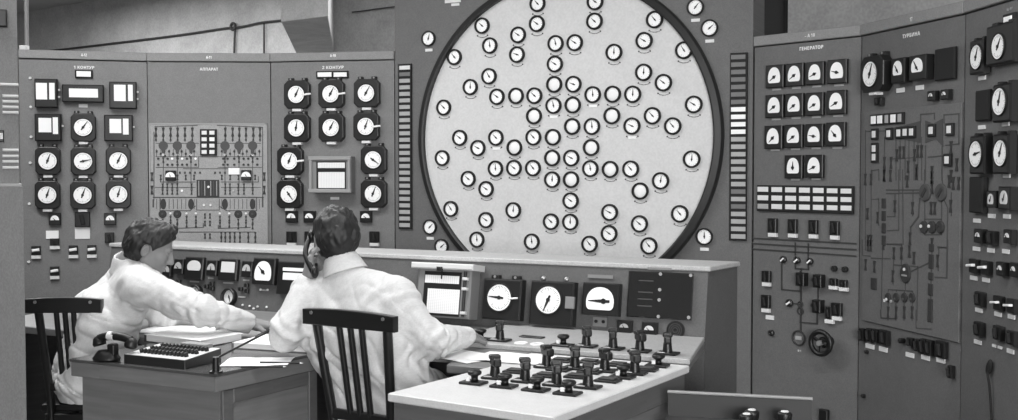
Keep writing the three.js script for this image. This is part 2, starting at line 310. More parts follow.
// small black meter with a half-round white window
function halfMeter(P, px, py, w = 12, h = 12, o = {}) {
  const d = .03, q = rectOn(P.fr, px - w / 2, py - h / 2, px + w / 2, py + h / 2, d), c = new THREE.Mesh(cbox(q.w, q.h, d, .004), M.black); c.name = 'small_meter'; put(c, P.o, P.fr, q.u, q.v, 0);
  ledge(c, 'dial_face', halfGeo(q.w * (o.fw || .72), q.h * (o.fh || .4), .003), o.m || M.dial, 0, q.h * (o.fy ?? .1), d - .001);
  ledge(c, 'needle', needleGeo(q.w * .24), M.needle, 0, q.h * ((o.fy ?? .1) - .16), d + .002, 2.0 + jit(.6));
  return c;
}
// rotary panel switch: black block, white grip or not, white tag below
function panelSwitch(P, px, py, o = {}) {
  const { w = 8, h = 9, tag: tg = 1, grip = 0, d = .026, tw = 8, th = 3.4, tdy = 0 } = o, q = rectOn(P.fr, px - w / 2, py - h / 2, px + w / 2, py + h / 2, d * .6), kx = q.w / w, ky = q.h / h;
  const c = new THREE.Mesh(cbox(q.w, q.h, d, .004), M.black); c.name = 'panel_switch'; put(c, P.o, P.fr, q.u, q.v, 0);
  if (grip) { const g = cbox(q.w * .85, 2.6 * ky, .02, .004); ledge(c, 'grip', g, M.white, 0, q.h * .05, d - .002, .12); }
  else ledge(c, 'grip', cbox(q.w * .3, q.h * .7, .016, .004), M.blackMatte, 0, 0, d - .002, .2);
  if (tg) ledge(c, 'name_plate', cbox(tw * kx, th * ky, d * .9, .002), M.plate, 0, -q.h / 2 - (th * .62 + tdy) * ky, 0);
  return c;
}
function lampBlock(P, px0, py0, px1, py1, tiles, o = {}) {    // dark frame with separate glass tiles
  const d = .018, q = rectOn(P.fr, px0, py0, px1, py1, d), c = new THREE.Mesh(cbox(q.w, q.h, d, .003), M.blackMatte); c.name = o.name || 'lamp_block'; put(c, P.o, P.fr, q.u, q.v, 0);
  for (const [x, y, w, h, m] of tiles) { const t = rectOn(P.fr, x - w / 2, y - h / 2, x + w / 2, y + h / 2, d); ledge(c, 'lamp_tile', cbox(t.w, t.h, .006, .0015), m, t.u - q.u, t.v - q.v, d - .002); }
  return c;
}
function roundKnob(P, px, py, r, d = .03, m = M.black, name = 'knob') { const q = rectOn(P.fr, px - r, py - r, px + r, py + r, d); const c = new THREE.Mesh(ringGeo(.0005, q.h / 2, d, 20), m); c.name = name; put(c, P.o, P.fr, q.u, q.v, 0); return c; }

// ------------------------------------------------------------------ panel with twin-window meters (far left)
windowMeter(PA, 34.9, 79, 57.7, 107.6, [[36, 82.9, 47, 99.4], [49.2, 82.9, 54.7, 99.4]], { pins: [[59, 90], [59, 97]] });
windowMeter(PA, 62.3, 84.8, 103.8, 102.3, [[69, 88.6, 98, 97.5]], { d: .05 });
windowMeter(PA, 109.5, 82, 136.6, 108.6, [[113.9, 84.8, 125.7, 101], [128, 84.8, 132.8, 101]], { pins: [[137.5, 92], [137.5, 99]] });
windowMeter(PA, 35, 114, 61.5, 141, [[38.5, 118, 51.4, 132.2], [52.8, 117.4, 58, 134]], { pins: [[62.5, 126]] });
windowMeter(PA, 104.4, 115, 132.8, 141, [[109.5, 119, 121.3, 133], [122.9, 118.6, 128.6, 134.6]], { pins: [[133.7, 127]] });
squareGauge(PA, 83.4, 127.5, { deg: 55, lever: 0 });
[[48, 160.8, 70], [83.4, 161.2, 12], [118.5, 160.8, 66], [47.6, 194.8, 72], [82.9, 195, 70], [118.5, 194.2, 74]].forEach(([x, y, a]) => squareGauge(PA, x, y, { deg: a }));
lampBlock(PA, 75, 70, 92.5, 78, [[83.7, 74, 14.5, 5.4, M.lit]], { name: 'signal_lamp' });
lettering(PA, '1 КОНТУР', 84, 67.2, 23, 5.2); lettering(PA, 'А-12', 84, 54.8, 14, 5, 252, .018);
namePlate(PA, 83.2, 105.8, 9, 3.4);
halfMeter(PA, 54.7, 219); halfMeter(PA, 110, 219);
{ const q = panelSwitch(PA, 82.5, 219.5, { w: 15, h: 15, tag: 0 }); namePlate(PA, 82.5, 233, 15, 11.5, M.plate, .006); q.name = 'selector_switch'; }
namePlate(PA, 52.4, 234.7, 12.5, 8, M.white, .006);
panelSwitch(PA, 54.7, 242, { w: 9, h: 7, tw: 10 }); panelSwitch(PA, 109.5, 237.5, { w: 9, h: 10, tag: 0 });
[[36, 250.5], [73.3, 250], [91.8, 249.6], [54.7, 271]].forEach(([x, y]) => panelSwitch(PA, x, y, { w: 9, h: 9, grip: 1, tw: 9.5 }));
[[30, 78], [30.5, 107], [31, 137], [30, 163], [29, 204], [28.5, 262]].forEach(([x, y]) => roundKnob(PA, x, y, 1.4, .012, M.plate, 'screw_knob'));

// ------------------------------------------------------------------ panel with dial gauges and a recorder
[[297.3, 94.6, 65, 8], [331.6, 94, 62, 8], [367, 93.2, 60, 0], [297.3, 128, 80, 0], [331.8, 127.6, 62, 0], [366.6, 126.5, 70, 8], [290.4, 161, 68, 8], [374, 159.8, -35, 0], [290, 194, -55, 0], [374, 193.6, 68, 0]]
  .forEach(([x, y, a, l]) => squareGauge(PC, x, y, { deg: a, lever: l, h: 28 }));
lampBlock(PC, 316, 71, 348, 78.2, [[324.6, 74.6, 14, 4.6, M.lit], [340.2, 74.6, 13.2, 4.6, M.white]], { name: 'signal_lamp' });
lettering(PC, '2 КОНТУР', 333, 67.2, 24, 5.4); lettering(PC, 'А-10', 333, 55.4, 14, 5, 252, .018); lettering(PB, 'АППАРАТ', 209, 69, 21, 5.2); lettering(PB, 'А-11', 209, 57.2, 14, 5, 252, .018);
function chartRecorder(P, x0, y0, x1, y1, win, scale, chart, o = {}) {
  const d = o.d || .09, q = rectOn(P.fr, x0, y0, x1, y1, d * .7), c = new THREE.Mesh(cbox(q.w, q.h, d, .008), M.caseGrey); c.name = 'chart_recorder'; put(c, P.o, P.fr, q.u, q.v, 0);
  const a = (r, z) => { const t = rectOn(P.fr, r[0], r[1], r[2], r[3], d); return [t.w, t.h, t.u - q.u, t.v - q.v, z]; };
  let t = a(win); ledge(c, 'window_recess', slab(t[0], t[1], .003), M.black, t[2], t[3], d - .001);
  t = a(scale); ledge(c, 'scale', slab(t[0], t[1], .003), M.chart, t[2], t[3], d + .001);
  t = a(chart); ledge(c, 'chart_paper', slab(t[0], t[1], .003), M.chart, t[2], t[3], d + .001);
  return { c, q, d };
}
{ const { c, q, d } = chartRecorder(PC, 310.8, 156.5, 352.6, 192.6, [316.5, 161.5, 346, 189.5], [318, 162.6, 345, 168], [318.5, 172, 344.8, 188]);
  ledge(c, 'door_rail', cbox(q.w * 1.02, .025, .03, .004), M.steelGrey, 0, q.h / 2 - .012, d - .01); ledge(c, 'door_rail', cbox(q.w * 1.02, .025, .03, .004), M.steelGrey, 0, -q.h / 2 + .012, d - .01);
  ledge(c, 'hinge', cbox(.02, q.h * .9, .03, .004), M.steelGrey, q.w / 2 - .012, 0, d - .012); ledge(c, 'hinge', cbox(.02, q.h * .9, .03, .004), M.steelGrey, -q.w / 2 + .012, 0, d - .012); ledge(c, 'name_plate', slab(.06, .018, .006), M.plate, 0, -q.h / 2 - .04, 0); }
[[291, 216.8], [309, 216.8], [365.5, 216.8]].forEach(([x, y]) => halfMeter(PC, x, y, 11.5, 11.5));
[[291.4, 237], [309.5, 237], [374.3, 237]].forEach(([x, y]) => panelSwitch(PC, x, y, { w: 9.5, h: 11, tw: 9 }));

// ------------------------------------------------------------------ core map: the white disc and its gauges
{
  const P = PD, zd = .03, l = hit(P.fr, 425, 139, zd), r = hit(P.fr, 714.8, 137, zd), cx = (l.x + r.x) / 2, cy = (l.y + r.y) / 2, R = (r.x - l.x) / 2;
  const dg = new THREE.CylinderGeometry(R, R, zd, 128); dg.rotateX(Math.PI / 2); dg.translate(0, 0, zd / 2);
  const dm = new THREE.Mesh(dg, M.disc); dm.name = 'map_disc'; dm.userData.label = 'huge white round map plate'; put(dm, P.o, P.fr, cx, cy, 0);
  const rg = new THREE.LatheGeometry([[R - .002, 0], [R + .05, 0], [R + .05, .03], [R + .04, .05], [R + .008, .065], [R - .002, .06], [R - .002, 0]].map(([x, y]) => new THREE.Vector2(x, y)), 128); rg.rotateX(Math.PI / 2);
  const rm = new THREE.Mesh(toCreasedNormals(rg, .5), M.rim); rm.name = 'disc_rim'; rm.userData.label = 'black ring around the white disc'; put(rm, P.o, P.fr, cx, cy, 0);
  const captionGeo = (rr) => cached('cap' + r3(rr), () => {
    const parts = []; for (const s of [-1, 1]) { const g = new THREE.CylinderGeometry(rr * .1, rr * .1, .003, 8); g.rotateX(Math.PI / 2); g.translate(s * rr * .68, -rr * 1.2, .0015); parts.push(g.toNonIndexed()); }
    for (let i = -3; i <= 3; i++) { const a = -Math.PI / 2 + i * .12, g = new THREE.BoxGeometry(rr * .11, rr * .1, .002); g.rotateZ(a + Math.PI / 2); g.translate(Math.cos(a) * rr * 1.42, Math.sin(a) * rr * 1.42, .001); parts.push(g.toNonIndexed()); }
    return mergeGeometries(parts);
  });
  const NEEDLE = 'n', BLANK = 'b', TAGGED = 'w';
  const list = [[481.8, 25.6], [489.6, 45.5], [454.1, 57], [517.9, 34.8], [516.8, 54.5], [488.8, 76.2], [470.1, 87], [496.7, 96.7], [515.8, 95.8, BLANK], [443.5, 107.5], [459.5, 137.8], [477.7, 148], [495.7, 137.6, TAGGED], [514.2, 147.5, BLANK],
    [442, 158], [495.3, 168.6], [513.8, 168], [468, 178.8], [485.9, 189], [450.6, 208.9], [513.1, 210.3], [485.7, 220], [476.7, 239.6], [537.3, 3.5], [594.9, 1.6], [536.7, 23.6], [594.3, 21.1], [555.4, 43.4], [574.6, 42.6], [613.8, 52.3],
    [554.7, 63.9], [554, 84.4, BLANK], [573.2, 84.2], [534.2, 95.6], [553.3, 105.5, TAGGED], [572.6, 105, BLANK], [592.6, 94.6, TAGGED], [612.5, 94.2, BLANK], [533.8, 116, BLANK], [611.7, 115.7, BLANK], [572, 126.4, BLANK], [591.8, 126.4],
    [533.2, 137.2], [552.7, 137.2, BLANK], [591, 147.5, BLANK], [552, 158, BLANK], [571.1, 158], [532.8, 168], [590.2, 168.6], [610, 169.4, BLANK], [552, 179.6], [570.9, 179.6, BLANK], [570.5, 200.7], [609.5, 212.4], [550.8, 221.6], [570.1, 222],
    [609, 233.5], [531.6, 241.7], [589.4, 244.1], [654.5, 19.5], [644, 40.6], [683.8, 50.2], [643.5, 72.3], [663.3, 82.6], [632.6, 94.2], [652.3, 115.7], [693.7, 104.4], [631.8, 126, TAGGED], [672.6, 126], [691.6, 159.2], [630.6, 169],
    [660.5, 180.8], [640, 191, BLANK], [679.7, 213.8], [639.4, 223.8], [648.8, 245.8]];
  const rr = .0515;
  list.forEach(([px, py, kind = NEEDLE], i) => {
    const p = hit(P.fr, px, py, zd + .012), g = new THREE.Mesh(ringGeo(rr * .78, rr, .022, 32), M.blackMatte); g.name = 'round_gauge'; put(g, P.o, P.fr, p.x, p.y, zd);
    if (kind === BLANK) { const dome = cached('dome', () => { const d = new THREE.SphereGeometry(rr * .8, 24, 10, 0, Math.PI * 2, 0, Math.PI / 2); d.scale(1, .3, 1); d.rotateX(Math.PI / 2); return d; }); ledge(g, 'lamp_lens', dome, M.dial, 0, 0, .004); }
    else { ledge(g, 'dial_face', disc(rr * .79, .006), M.dialMap, 0, 0, .002); ledge(g, 'needle', needleGeo(rr * .58), M.needle, 0, 0, .009, THREE.MathUtils.degToRad([140, 140, 95, 140, 130, 90, 150][(i * 5) % 7] + jit(10))); }
    ledge(g, 'caption', captionGeo(rr), M.inkSoft, 0, 0, 0);
    if (kind === TAGGED) ledge(g, 'name_plate', slab(rr * 1.0, rr * .3, .004), M.white, 0, -rr * 1.33, 0);
  });
  // gauges on the panel around the disc
  [[428.3, 38.5], [709.5, 28], [695.3, 7.2], [704.3, 236.6], [429.7, 227], [441.4, 246.5]].forEach(([px, py], i) => {
    const p = hit(P.fr, px, py, .01), g = new THREE.Mesh(ringGeo(rr * .8, rr * .97, .02, 32), M.black); g.name = 'round_gauge'; put(g, P.o, P.fr, p.x, p.y, 0);
    ledge(g, 'dial_face', disc(rr * .81, .006), M.dialMap, 0, 0, .002); ledge(g, 'needle', needleGeo(rr * .58), M.needle, 0, 0, .009, [1.3, .7, .9, 1.6, .8, .7][i]); ledge(g, 'name_plate', slab(rr * 1.0, rr * .34, .005), M.plate, 0, -rr * 1.45, 0);
  });
  [[453, 1.2, 16, 3], [455.5, 4.6, 8, 2.6]].forEach(([x, y, w, h]) => namePlate(P, x, y, w, h, M.plate));
  // the two columns of lamp tiles beside the disc
  const column = (x, w, y0, y1, tone) => {
    const n = 25, tiles = []; for (let i = 0; i < n; i++) tiles.push([x, y0 + (y1 - y0) * (i + .5) / n, w - 2.6, (y1 - y0) / n * .62, tone(i)]);
    lampBlock(P, x - w / 2, y0 - .6, x + w / 2, y1 + .6, tiles, { name: 'lamp_column' });
  };
  column(404.7, 13, 64.4, 228.4, (i) => (i === 1 ? M.tileDim : i === 0 ? M.plate : M.tile));
  column(738.3, 17.2, 53.3, 240.2, (i) => (i > 6 && i < 11 ? M.lit : i < 7 || [18, 20].includes(i) ? M.tileDim : M.tile));
}

// ------------------------------------------------------------------ generator panel
{
  const P = PE;
  const meters = [[774.2, 76.3, 215], [794, 74.7, 215], [814.5, 73.2, 205], [836.7, 71.4, 165], [773.8, 106.2, 215], [793.7, 104.9, 215], [814, 104, 210], [835.8, 102.2, 210], [772.8, 137.2, 225], [793, 136.2, 215], [813.7, 135.3, 170], [835, 134.3, 130], [793, 166.8, 90], [813.7, 166.4, 205]];
  meters.forEach(([px, py, a], i) => {
    const w = i % 4 === 3 && i < 12 ? 19 : 17.6, h = i % 4 === 3 && i < 12 ? 24 : 23, d = .026, q = rectOn(P.fr, px - w / 2, py - h / 2, px + w / 2, py + h / 2, d), c = new THREE.Mesh(cbox(q.w, q.h, d, .004), M.black); c.name = 'arched_meter'; put(c, P.o, P.fr, q.u, q.v, 0);
    ledge(c, 'dial_face', archGeo(q.w * .68, q.h * .68, .003), M.dial, 0, q.h * .05, d - .001); ledge(c, 'needle', needleGeo(q.w * .3), M.needle, 0, -q.h * .04, d + .002, THREE.MathUtils.degToRad(a)); ledge(c, 'hub', disc(q.w * .075, .006), M.needle, 0, -q.h * .04, d);
    ledge(c, 'name_plate', slab(q.w * .5, q.h * .08, .003), M.tile, 0, -q.h * .56, 0);
  });
  const tiles = []; for (let i = 0; i < 7; i++) for (let j = 0; j < 3; j++) tiles.push([763 + i * 13.85, 189.3 + j * 8.5 + i * .3, 10.6, 5, j === 2 && i === 0 ? M.tile : M.plate]);
  const q0 = lampBlock(P, 756.7, 185.6, 853, 212.6, tiles, { name: 'lamp_block' });
  [[772.5, 225.5], [792.5, 226.2], [813.2, 227], [834.5, 228.2]].forEach(([x, y]) => panelSwitch(P, x, y, { w: 8.4, h: 14, th: 4, tw: 8 }));
  lettering(P, 'ГЕНЕРАТОР', 811.5, 47.6, 25, 6.4, 240); lettering(P, '– А 10', 810, 35.2, 19, 6, 235, .018);
  const rules = []; const strokes = (pts, t) => { for (let i = 1; i < pts.length; i++) { const a = hit(P.fr, ...pts[i - 1], 0), b = hit(P.fr, ...pts[i], 0), L = a.distanceTo(b), g = new THREE.BoxGeometry(L + t, t, .004); g.rotateZ(Math.atan2(b.y - a.y, b.x - a.x)); g.translate((a.x + b.x) / 2, (a.y + b.y) / 2, .003); rules.push(g); } };
  strokes([[752.5, 238.2], [856, 243.6]], .008); strokes([[752.5, 243.6], [856, 249.6]], .008); strokes([[752.5, 249], [856, 256]], .008);
  strokes([[782, 262], [782, 289.5], [800.5, 291], [800.8, 271]], .007); strokes([[795.6, 243], [795.7, 268.5], [808.6, 269.4], [808.6, 244]], .007); strokes([[801.4, 269], [801, 330]], .01); strokes([[788, 303], [800, 304]], .007); strokes([[818.4, 288], [818, 300]], .007); strokes([[817.6, 313], [817.4, 323.6], [800.6, 322.4]], .008);
  part('mimic_lines', mergeGeometries(rules), M.ink, P.o);
  [[782, 259.6], [795.7, 260.6], [808.6, 261.6]].forEach(([x, y]) => { const k = roundKnob(P, x, y, 3.4, .02, M.black, 'round_indicator'); ledge(k, 'pointer', slab(.028, .008, .003), M.white, 0, 0, .02, .7); });
  { const k = roundKnob(P, 788, 303.2, 3.8, .02, M.black, 'round_indicator'); ledge(k, 'pointer', slab(.03, .01, .003), M.white, 0, 0, .02, .6); }
  [[766.3, 276.4, 8, 11], [765.7, 301.5, 8, 13]].forEach(([x, y, w, h]) => panelSwitch(P, x, y, { w, h, tw: 7.6, th: 4 }));
  namePlate(P, 770.2, 317.4, 8, 4.2, M.plate, .006);
  [[801.4, 279.3, 8.4, 13], [818.6, 281, 8.4, 13], [817.7, 306.4, 8.4, 13]].forEach(([x, y, w, h]) => panelSwitch(P, x, y, { w, h, tag: 0, d: .05 }));
  [[812.6, 280], [811.8, 305.4]].forEach(([x, y]) => roundKnob(P, x, y, 2, .03));
  [[832.9, 268.8], [843.7, 269.6]].forEach(([x, y]) => roundKnob(P, x, y, 3, .022, M.blackMatte));
  [[833.4, 282], [843.4, 283.6]].forEach(([x, y]) => panelSwitch(P, x, y, { w: 6.4, h: 7, tw: 8.4, th: 3.6 }));
  panelSwitch(P, 836.6, 309.5, { w: 10, h: 13, tw: 8.6, th: 4 }); panelSwitch(P, 829.4, 313, { w: 6, h: 12, tw: 8.4, th: 4 });
  for (const [y, h] of [[304.4, 6], [311, 7]]) { const q = rectOn(P.fr, 796.6, y - h / 2, 804.6, y + h / 2), o = new THREE.Mesh(ringGeo(q.h * .36, q.h * .56, .008, 24), M.ink); o.name = 'transformer_symbol'; put(o, P.o, P.fr, q.u, q.v, 0); }
  { const q = rectOn(P.fr, 793.4, 330.4, 804.6, 345.4), o = new THREE.Mesh(ringGeo(q.h * .42, q.h * .52, .01, 28), M.ink); o.name = 'generator_symbol'; put(o, P.o, P.fr, q.u, q.v, 0); lettering(P, 'М~1', 799.6, 350.6, 9, 4, 215); ledge(o, 'legend', slab(.04, .02, .004), M.tile, 0, 0, .002); }
  roundKnob(P, 770, 333.2, 3, .02);
  { // handwheel on its boss
    const q = rectOn(P.fr, 812.5, 329.5, 834, 355.5, .06), R = q.h / 2 * .86, boss = new THREE.Mesh(ringGeo(.0005, R * .5, .075, 24), M.black); boss.name = 'handwheel'; put(boss, P.o, P.fr, q.u, q.v, 0);
    ledge(boss, 'wheel_rim', new THREE.TorusGeometry(R, .014, 10, 36), M.black, 0, 0, .085); for (let k = 0; k < 3; k++) { const s = cbox(R, .018, .012, .003).clone(); s.translate(R / 2, 0, 0); ledge(boss, 'spoke', s, M.black, 0, 0, .079, k * 2.094 + .5); } ledge(boss, 'hub', disc(R * .24, .03), M.caseGrey, 0, 0, .075);
  }
  { const q = rectOn(P.fr, 821.5, 409, 830, 424), o = new THREE.Mesh(cbox(q.w, q.h, .03, .004), M.black); o.name = 'small_box'; put(o, P.o, P.fr, q.u, q.v, 0); }
}

// ------------------------------------------------------------------ mimic boards
function mimic(P, z, b) {                                     // collector for one board's printed lines (joined) and its raised symbols (one mesh each)
  const lines = [];
  const at = (x, y) => { const p = hit(P.fr, ...b.map(x, y), z); p.applyMatrix4(P.fr.m); return p.applyMatrix4(b.board.matrixWorld.clone().invert()); };
  const api = {
    line(pts, t = .005) { for (let i = 1; i < pts.length; i++) { const p = at(...pts[i - 1]), q = at(...pts[i]), g = new THREE.BoxGeometry(p.distanceTo(q) + t, t, .003); g.rotateZ(Math.atan2(q.y - p.y, q.x - p.x)); g.translate((p.x + q.x) / 2, (p.y + q.y) / 2, p.z + .001); lines.push(g); } },
    sym(name, geo, x, y, m = M.ink, rz = 0) { const p = at(x, y); return ledge(b.board, name, geo, m, p.x, p.y, p.z, rz); },
    done() { part('mimic_lines', mergeGeometries(lines), M.inkSoft, b.board); },
  };
  return api;
}
const valveGeo = cached('valve', () => { const s = new THREE.Shape(); s.moveTo(-.0095, .03); s.lineTo(.0095, .03); s.lineTo(.003, 0); s.lineTo(.0095, -.03); s.lineTo(-.0095, -.03); s.lineTo(-.003, 0); s.closePath(); return new THREE.ExtrudeGeometry(s, { depth: .005, bevelEnabled: false }); });
const valveSmall = valveGeo.clone().scale(.75, .6, 1), ovalGeo = new THREE.CylinderGeometry(1, 1, .006, 20).rotateX(Math.PI / 2).scale(.019, .036, 1);
const pumpGeo = cached('pump', () => { const a = new THREE.CylinderGeometry(.031, .031, .008, 24); a.rotateX(Math.PI / 2); const s = new THREE.Shape(); s.moveTo(-.013, -.025); s.lineTo(.013, -.025); s.lineTo(.005, -.062); s.lineTo(-.005, -.062); const e = new THREE.ExtrudeGeometry(s, { depth: .006, bevelEnabled: false }); return mergeGeometries([a.toNonIndexed(), e]); });
const dotGeo = disc(.008, .006, 10), tinyBox = cbox(.012, .014, .006, .001);
{
  const P = PB, z = .012, q = rectOn(P.fr, 149.5, 123.2, 267.5, 262, z), board = new THREE.Mesh(cbox(q.w, q.h, z, .003), M.board); board.name = 'mimic_board'; board.userData.label = 'pale board with symmetrical piping diagram'; put(board, P.o, P.fr, q.u, q.v, 0); board.updateMatrixWorld(true);
  const b = mimic(P, z, { board, map: (x, y) => [140 + x / 3, 110 + y / 3] });
  const frameZ = .003; for (const [w, h, x, y] of [[q.w, .008, 0, q.h / 2 - .004], [.008, q.h, -q.w / 2 + .004, 0], [.008, q.h, q.w / 2 - .004, 0]]) ledge(board, 'board_edge', slab(w, h, frameZ), M.steelGrey, x, y, z);
  const colL = [48, 70, 92, 113, 135, 157], colR = [256, 278, 298, 318, 340, 360];
  for (const x of [...colL, ...colR]) { b.sym('valve_symbol', valveGeo, x, 66); b.sym('valve_symbol', valveSmall, x, 84); b.line([[x, 50], [x, 95]], .004); }
  b.line([[45, 50], [172, 46]]); b.line([[232, 46], [368, 52], [368, 260]]); b.line([[42, 66], [42, 270]]);
  for (const x of [70, 112, 153, 255, 297, 338]) { b.sym('pump_symbol', pumpGeo, x, 107, M.inkSoft); b.sym('valve_symbol', valveSmall, x, 150); b.line([[x, 92], [x, 232]], .004); b.sym('indicator_dot', dotGeo, x, 134, M.plate); }
  for (const x of [55, 83, 97, 113, 127, 141, 167, 250, 263, 283, 311, 325, 352]) for (const y of [146, 164]) b.sym('indicator_dot', dotGeo, x, y, (x === 97 || x === 127 || x === 167) && y === 146 ? M.lit : M.ink);
  for (const x of [105, 120, 135, 150, 165, 180, 225, 240, 255]) b.sym('indicator_dot', tinyBox, x, 188, M.inkSoft);
  b.line([[130, 176], [270, 176]], .004); b.line([[62, 200], [62, 216], [165, 216]]); b.line([[245, 216], [355, 216], [355, 200]]); b.line([[40, 262], [370, 262]], .007); b.line([[60, 262], [60, 302], [150, 302], [166, 288]]); b.line([[240, 290], [260, 302], [350, 302], [350, 265]]);
  b.line([[40, 270], [40, 290]], .01); b.line([[368, 262], [368, 290]], .01); b.line([[100, 355], [190, 352], [190, 340]]); b.line([[235, 345], [235, 355], [330, 352]]); b.line([[118, 366], [345, 366]]);
  for (const x of [36, 373]) for (const y of [200, 240]) b.sym('valve_symbol', valveGeo, x, y, M.ink);
  for (const x of [68, 82, 97, 112, 155, 256, 270, 295, 312, 338]) { b.sym('valve_symbol', valveSmall, x, 228); b.sym('valve_symbol', valveSmall, x, 246); }
  { const s = b.sym('core_symbol', cbox(.15, .115, .006, .001), 204, 235, M.ink); for (let i = -3; i <= 3; i++) if (i) ledge(s, 'rod_stripe', slab(.006, .1, .002), i % 2 ? M.board : M.inkSoft, i * .02, 0, .006); ledge(s, 'rod_stripe', dotGeo, M.white, .005, .01, .004); }
  for (const [x, m] of [[126, M.lit], [280, M.tile], [192, M.plate], [212, M.plate]]) b.sym('indicator_dot', dotGeo, x, x > 190 && x < 230 ? 285 : 242, m);
  for (const x of [70, 153, 255, 338]) b.sym('vessel_symbol', ovalGeo, x, 282, M.ink);
  for (const x of [68, 112, 295, 338]) { const s = b.sym('pump_symbol', ringGeo(.0005, .027, .008, 20), x, 312); ledge(s, 'pump_centre', dotGeo, M.inkSoft, 0, 0, .006); }
  for (const x of [92, 140, 168, 240, 268, 318]) { b.sym('indicator_dot', dotGeo, x, 310, M.plate); b.sym('valve_symbol', valveSmall, x, 326); b.sym('valve_symbol', valveSmall, x, 344); b.line([[x, 305], [x, 352]], .004); }
  for (const x of [68, 112, 295, 338]) { b.sym('valve_symbol', valveSmall, x, 334); b.sym('valve_symbol', valveSmall, x, 350); }
  for (const x of [195, 210]) for (const y of [318, 340, 378]) b.sym('valve_symbol', valveSmall, x, y);
  for (const x of [244, 256, 270, 284, 300, 325, 346]) for (const y of [374, 390]) b.sym('valve_symbol', valveSmall, x, y);
  for (let i = 0; i < 10; i++) { const x = 50 + i * 12.5; for (const xx of [x, 408 - x]) { b.line([[xx, 118], [xx, 140]], .003); b.sym('indicator_dot', tinyBox, xx, 124 + (i % 3) * 7, M.ink); if (i % 2) b.sym('valve_symbol', valveSmall, xx, 202, M.ink); b.line([[xx, 268], [xx, 296]], .003); } }
  b.line([[48, 100], [176, 100]], .004); b.line([[232, 100], [362, 100]], .004); b.line([[48, 140], [172, 140]], .004); b.line([[236, 140], [364, 140]], .004); b.line([[48, 172], [176, 172], [176, 140], [234, 140]], .004); b.line([[234, 172], [364, 172]], .004); b.line([[46, 232], [166, 232]], .004); b.line([[244, 232], [362, 232]], .004); b.line([[170, 268], [170, 300], [238, 300], [238, 268]], .004);
  b.done();
  const lampTiles = []; for (const x of [204.2, 212]) for (const [k, y] of [132.7, 139.3, 145.7, 152].entries()) lampTiles.push([x, y, 5, 3.8, x > 208 && k === 1 ? M.lit : M.plate]);
  const Q = { ...P, fr: frameOf(V3(0, 0, z).applyMatrix4(P.fr.m), P.o.rotation.y) };
  lampBlock(Q, 200, 129.2, 216.4, 155.6, lampTiles);
  halfMeter(Q, 170.2, 175.6, 10, 10, { fh: .5, fw: .95 }); halfMeter(Q, 246, 175.2, 10, 10, { fh: .5, fw: .95 }); namePlate(Q, 234.2, 171.2, 11, 6.6, M.white, .008);
}
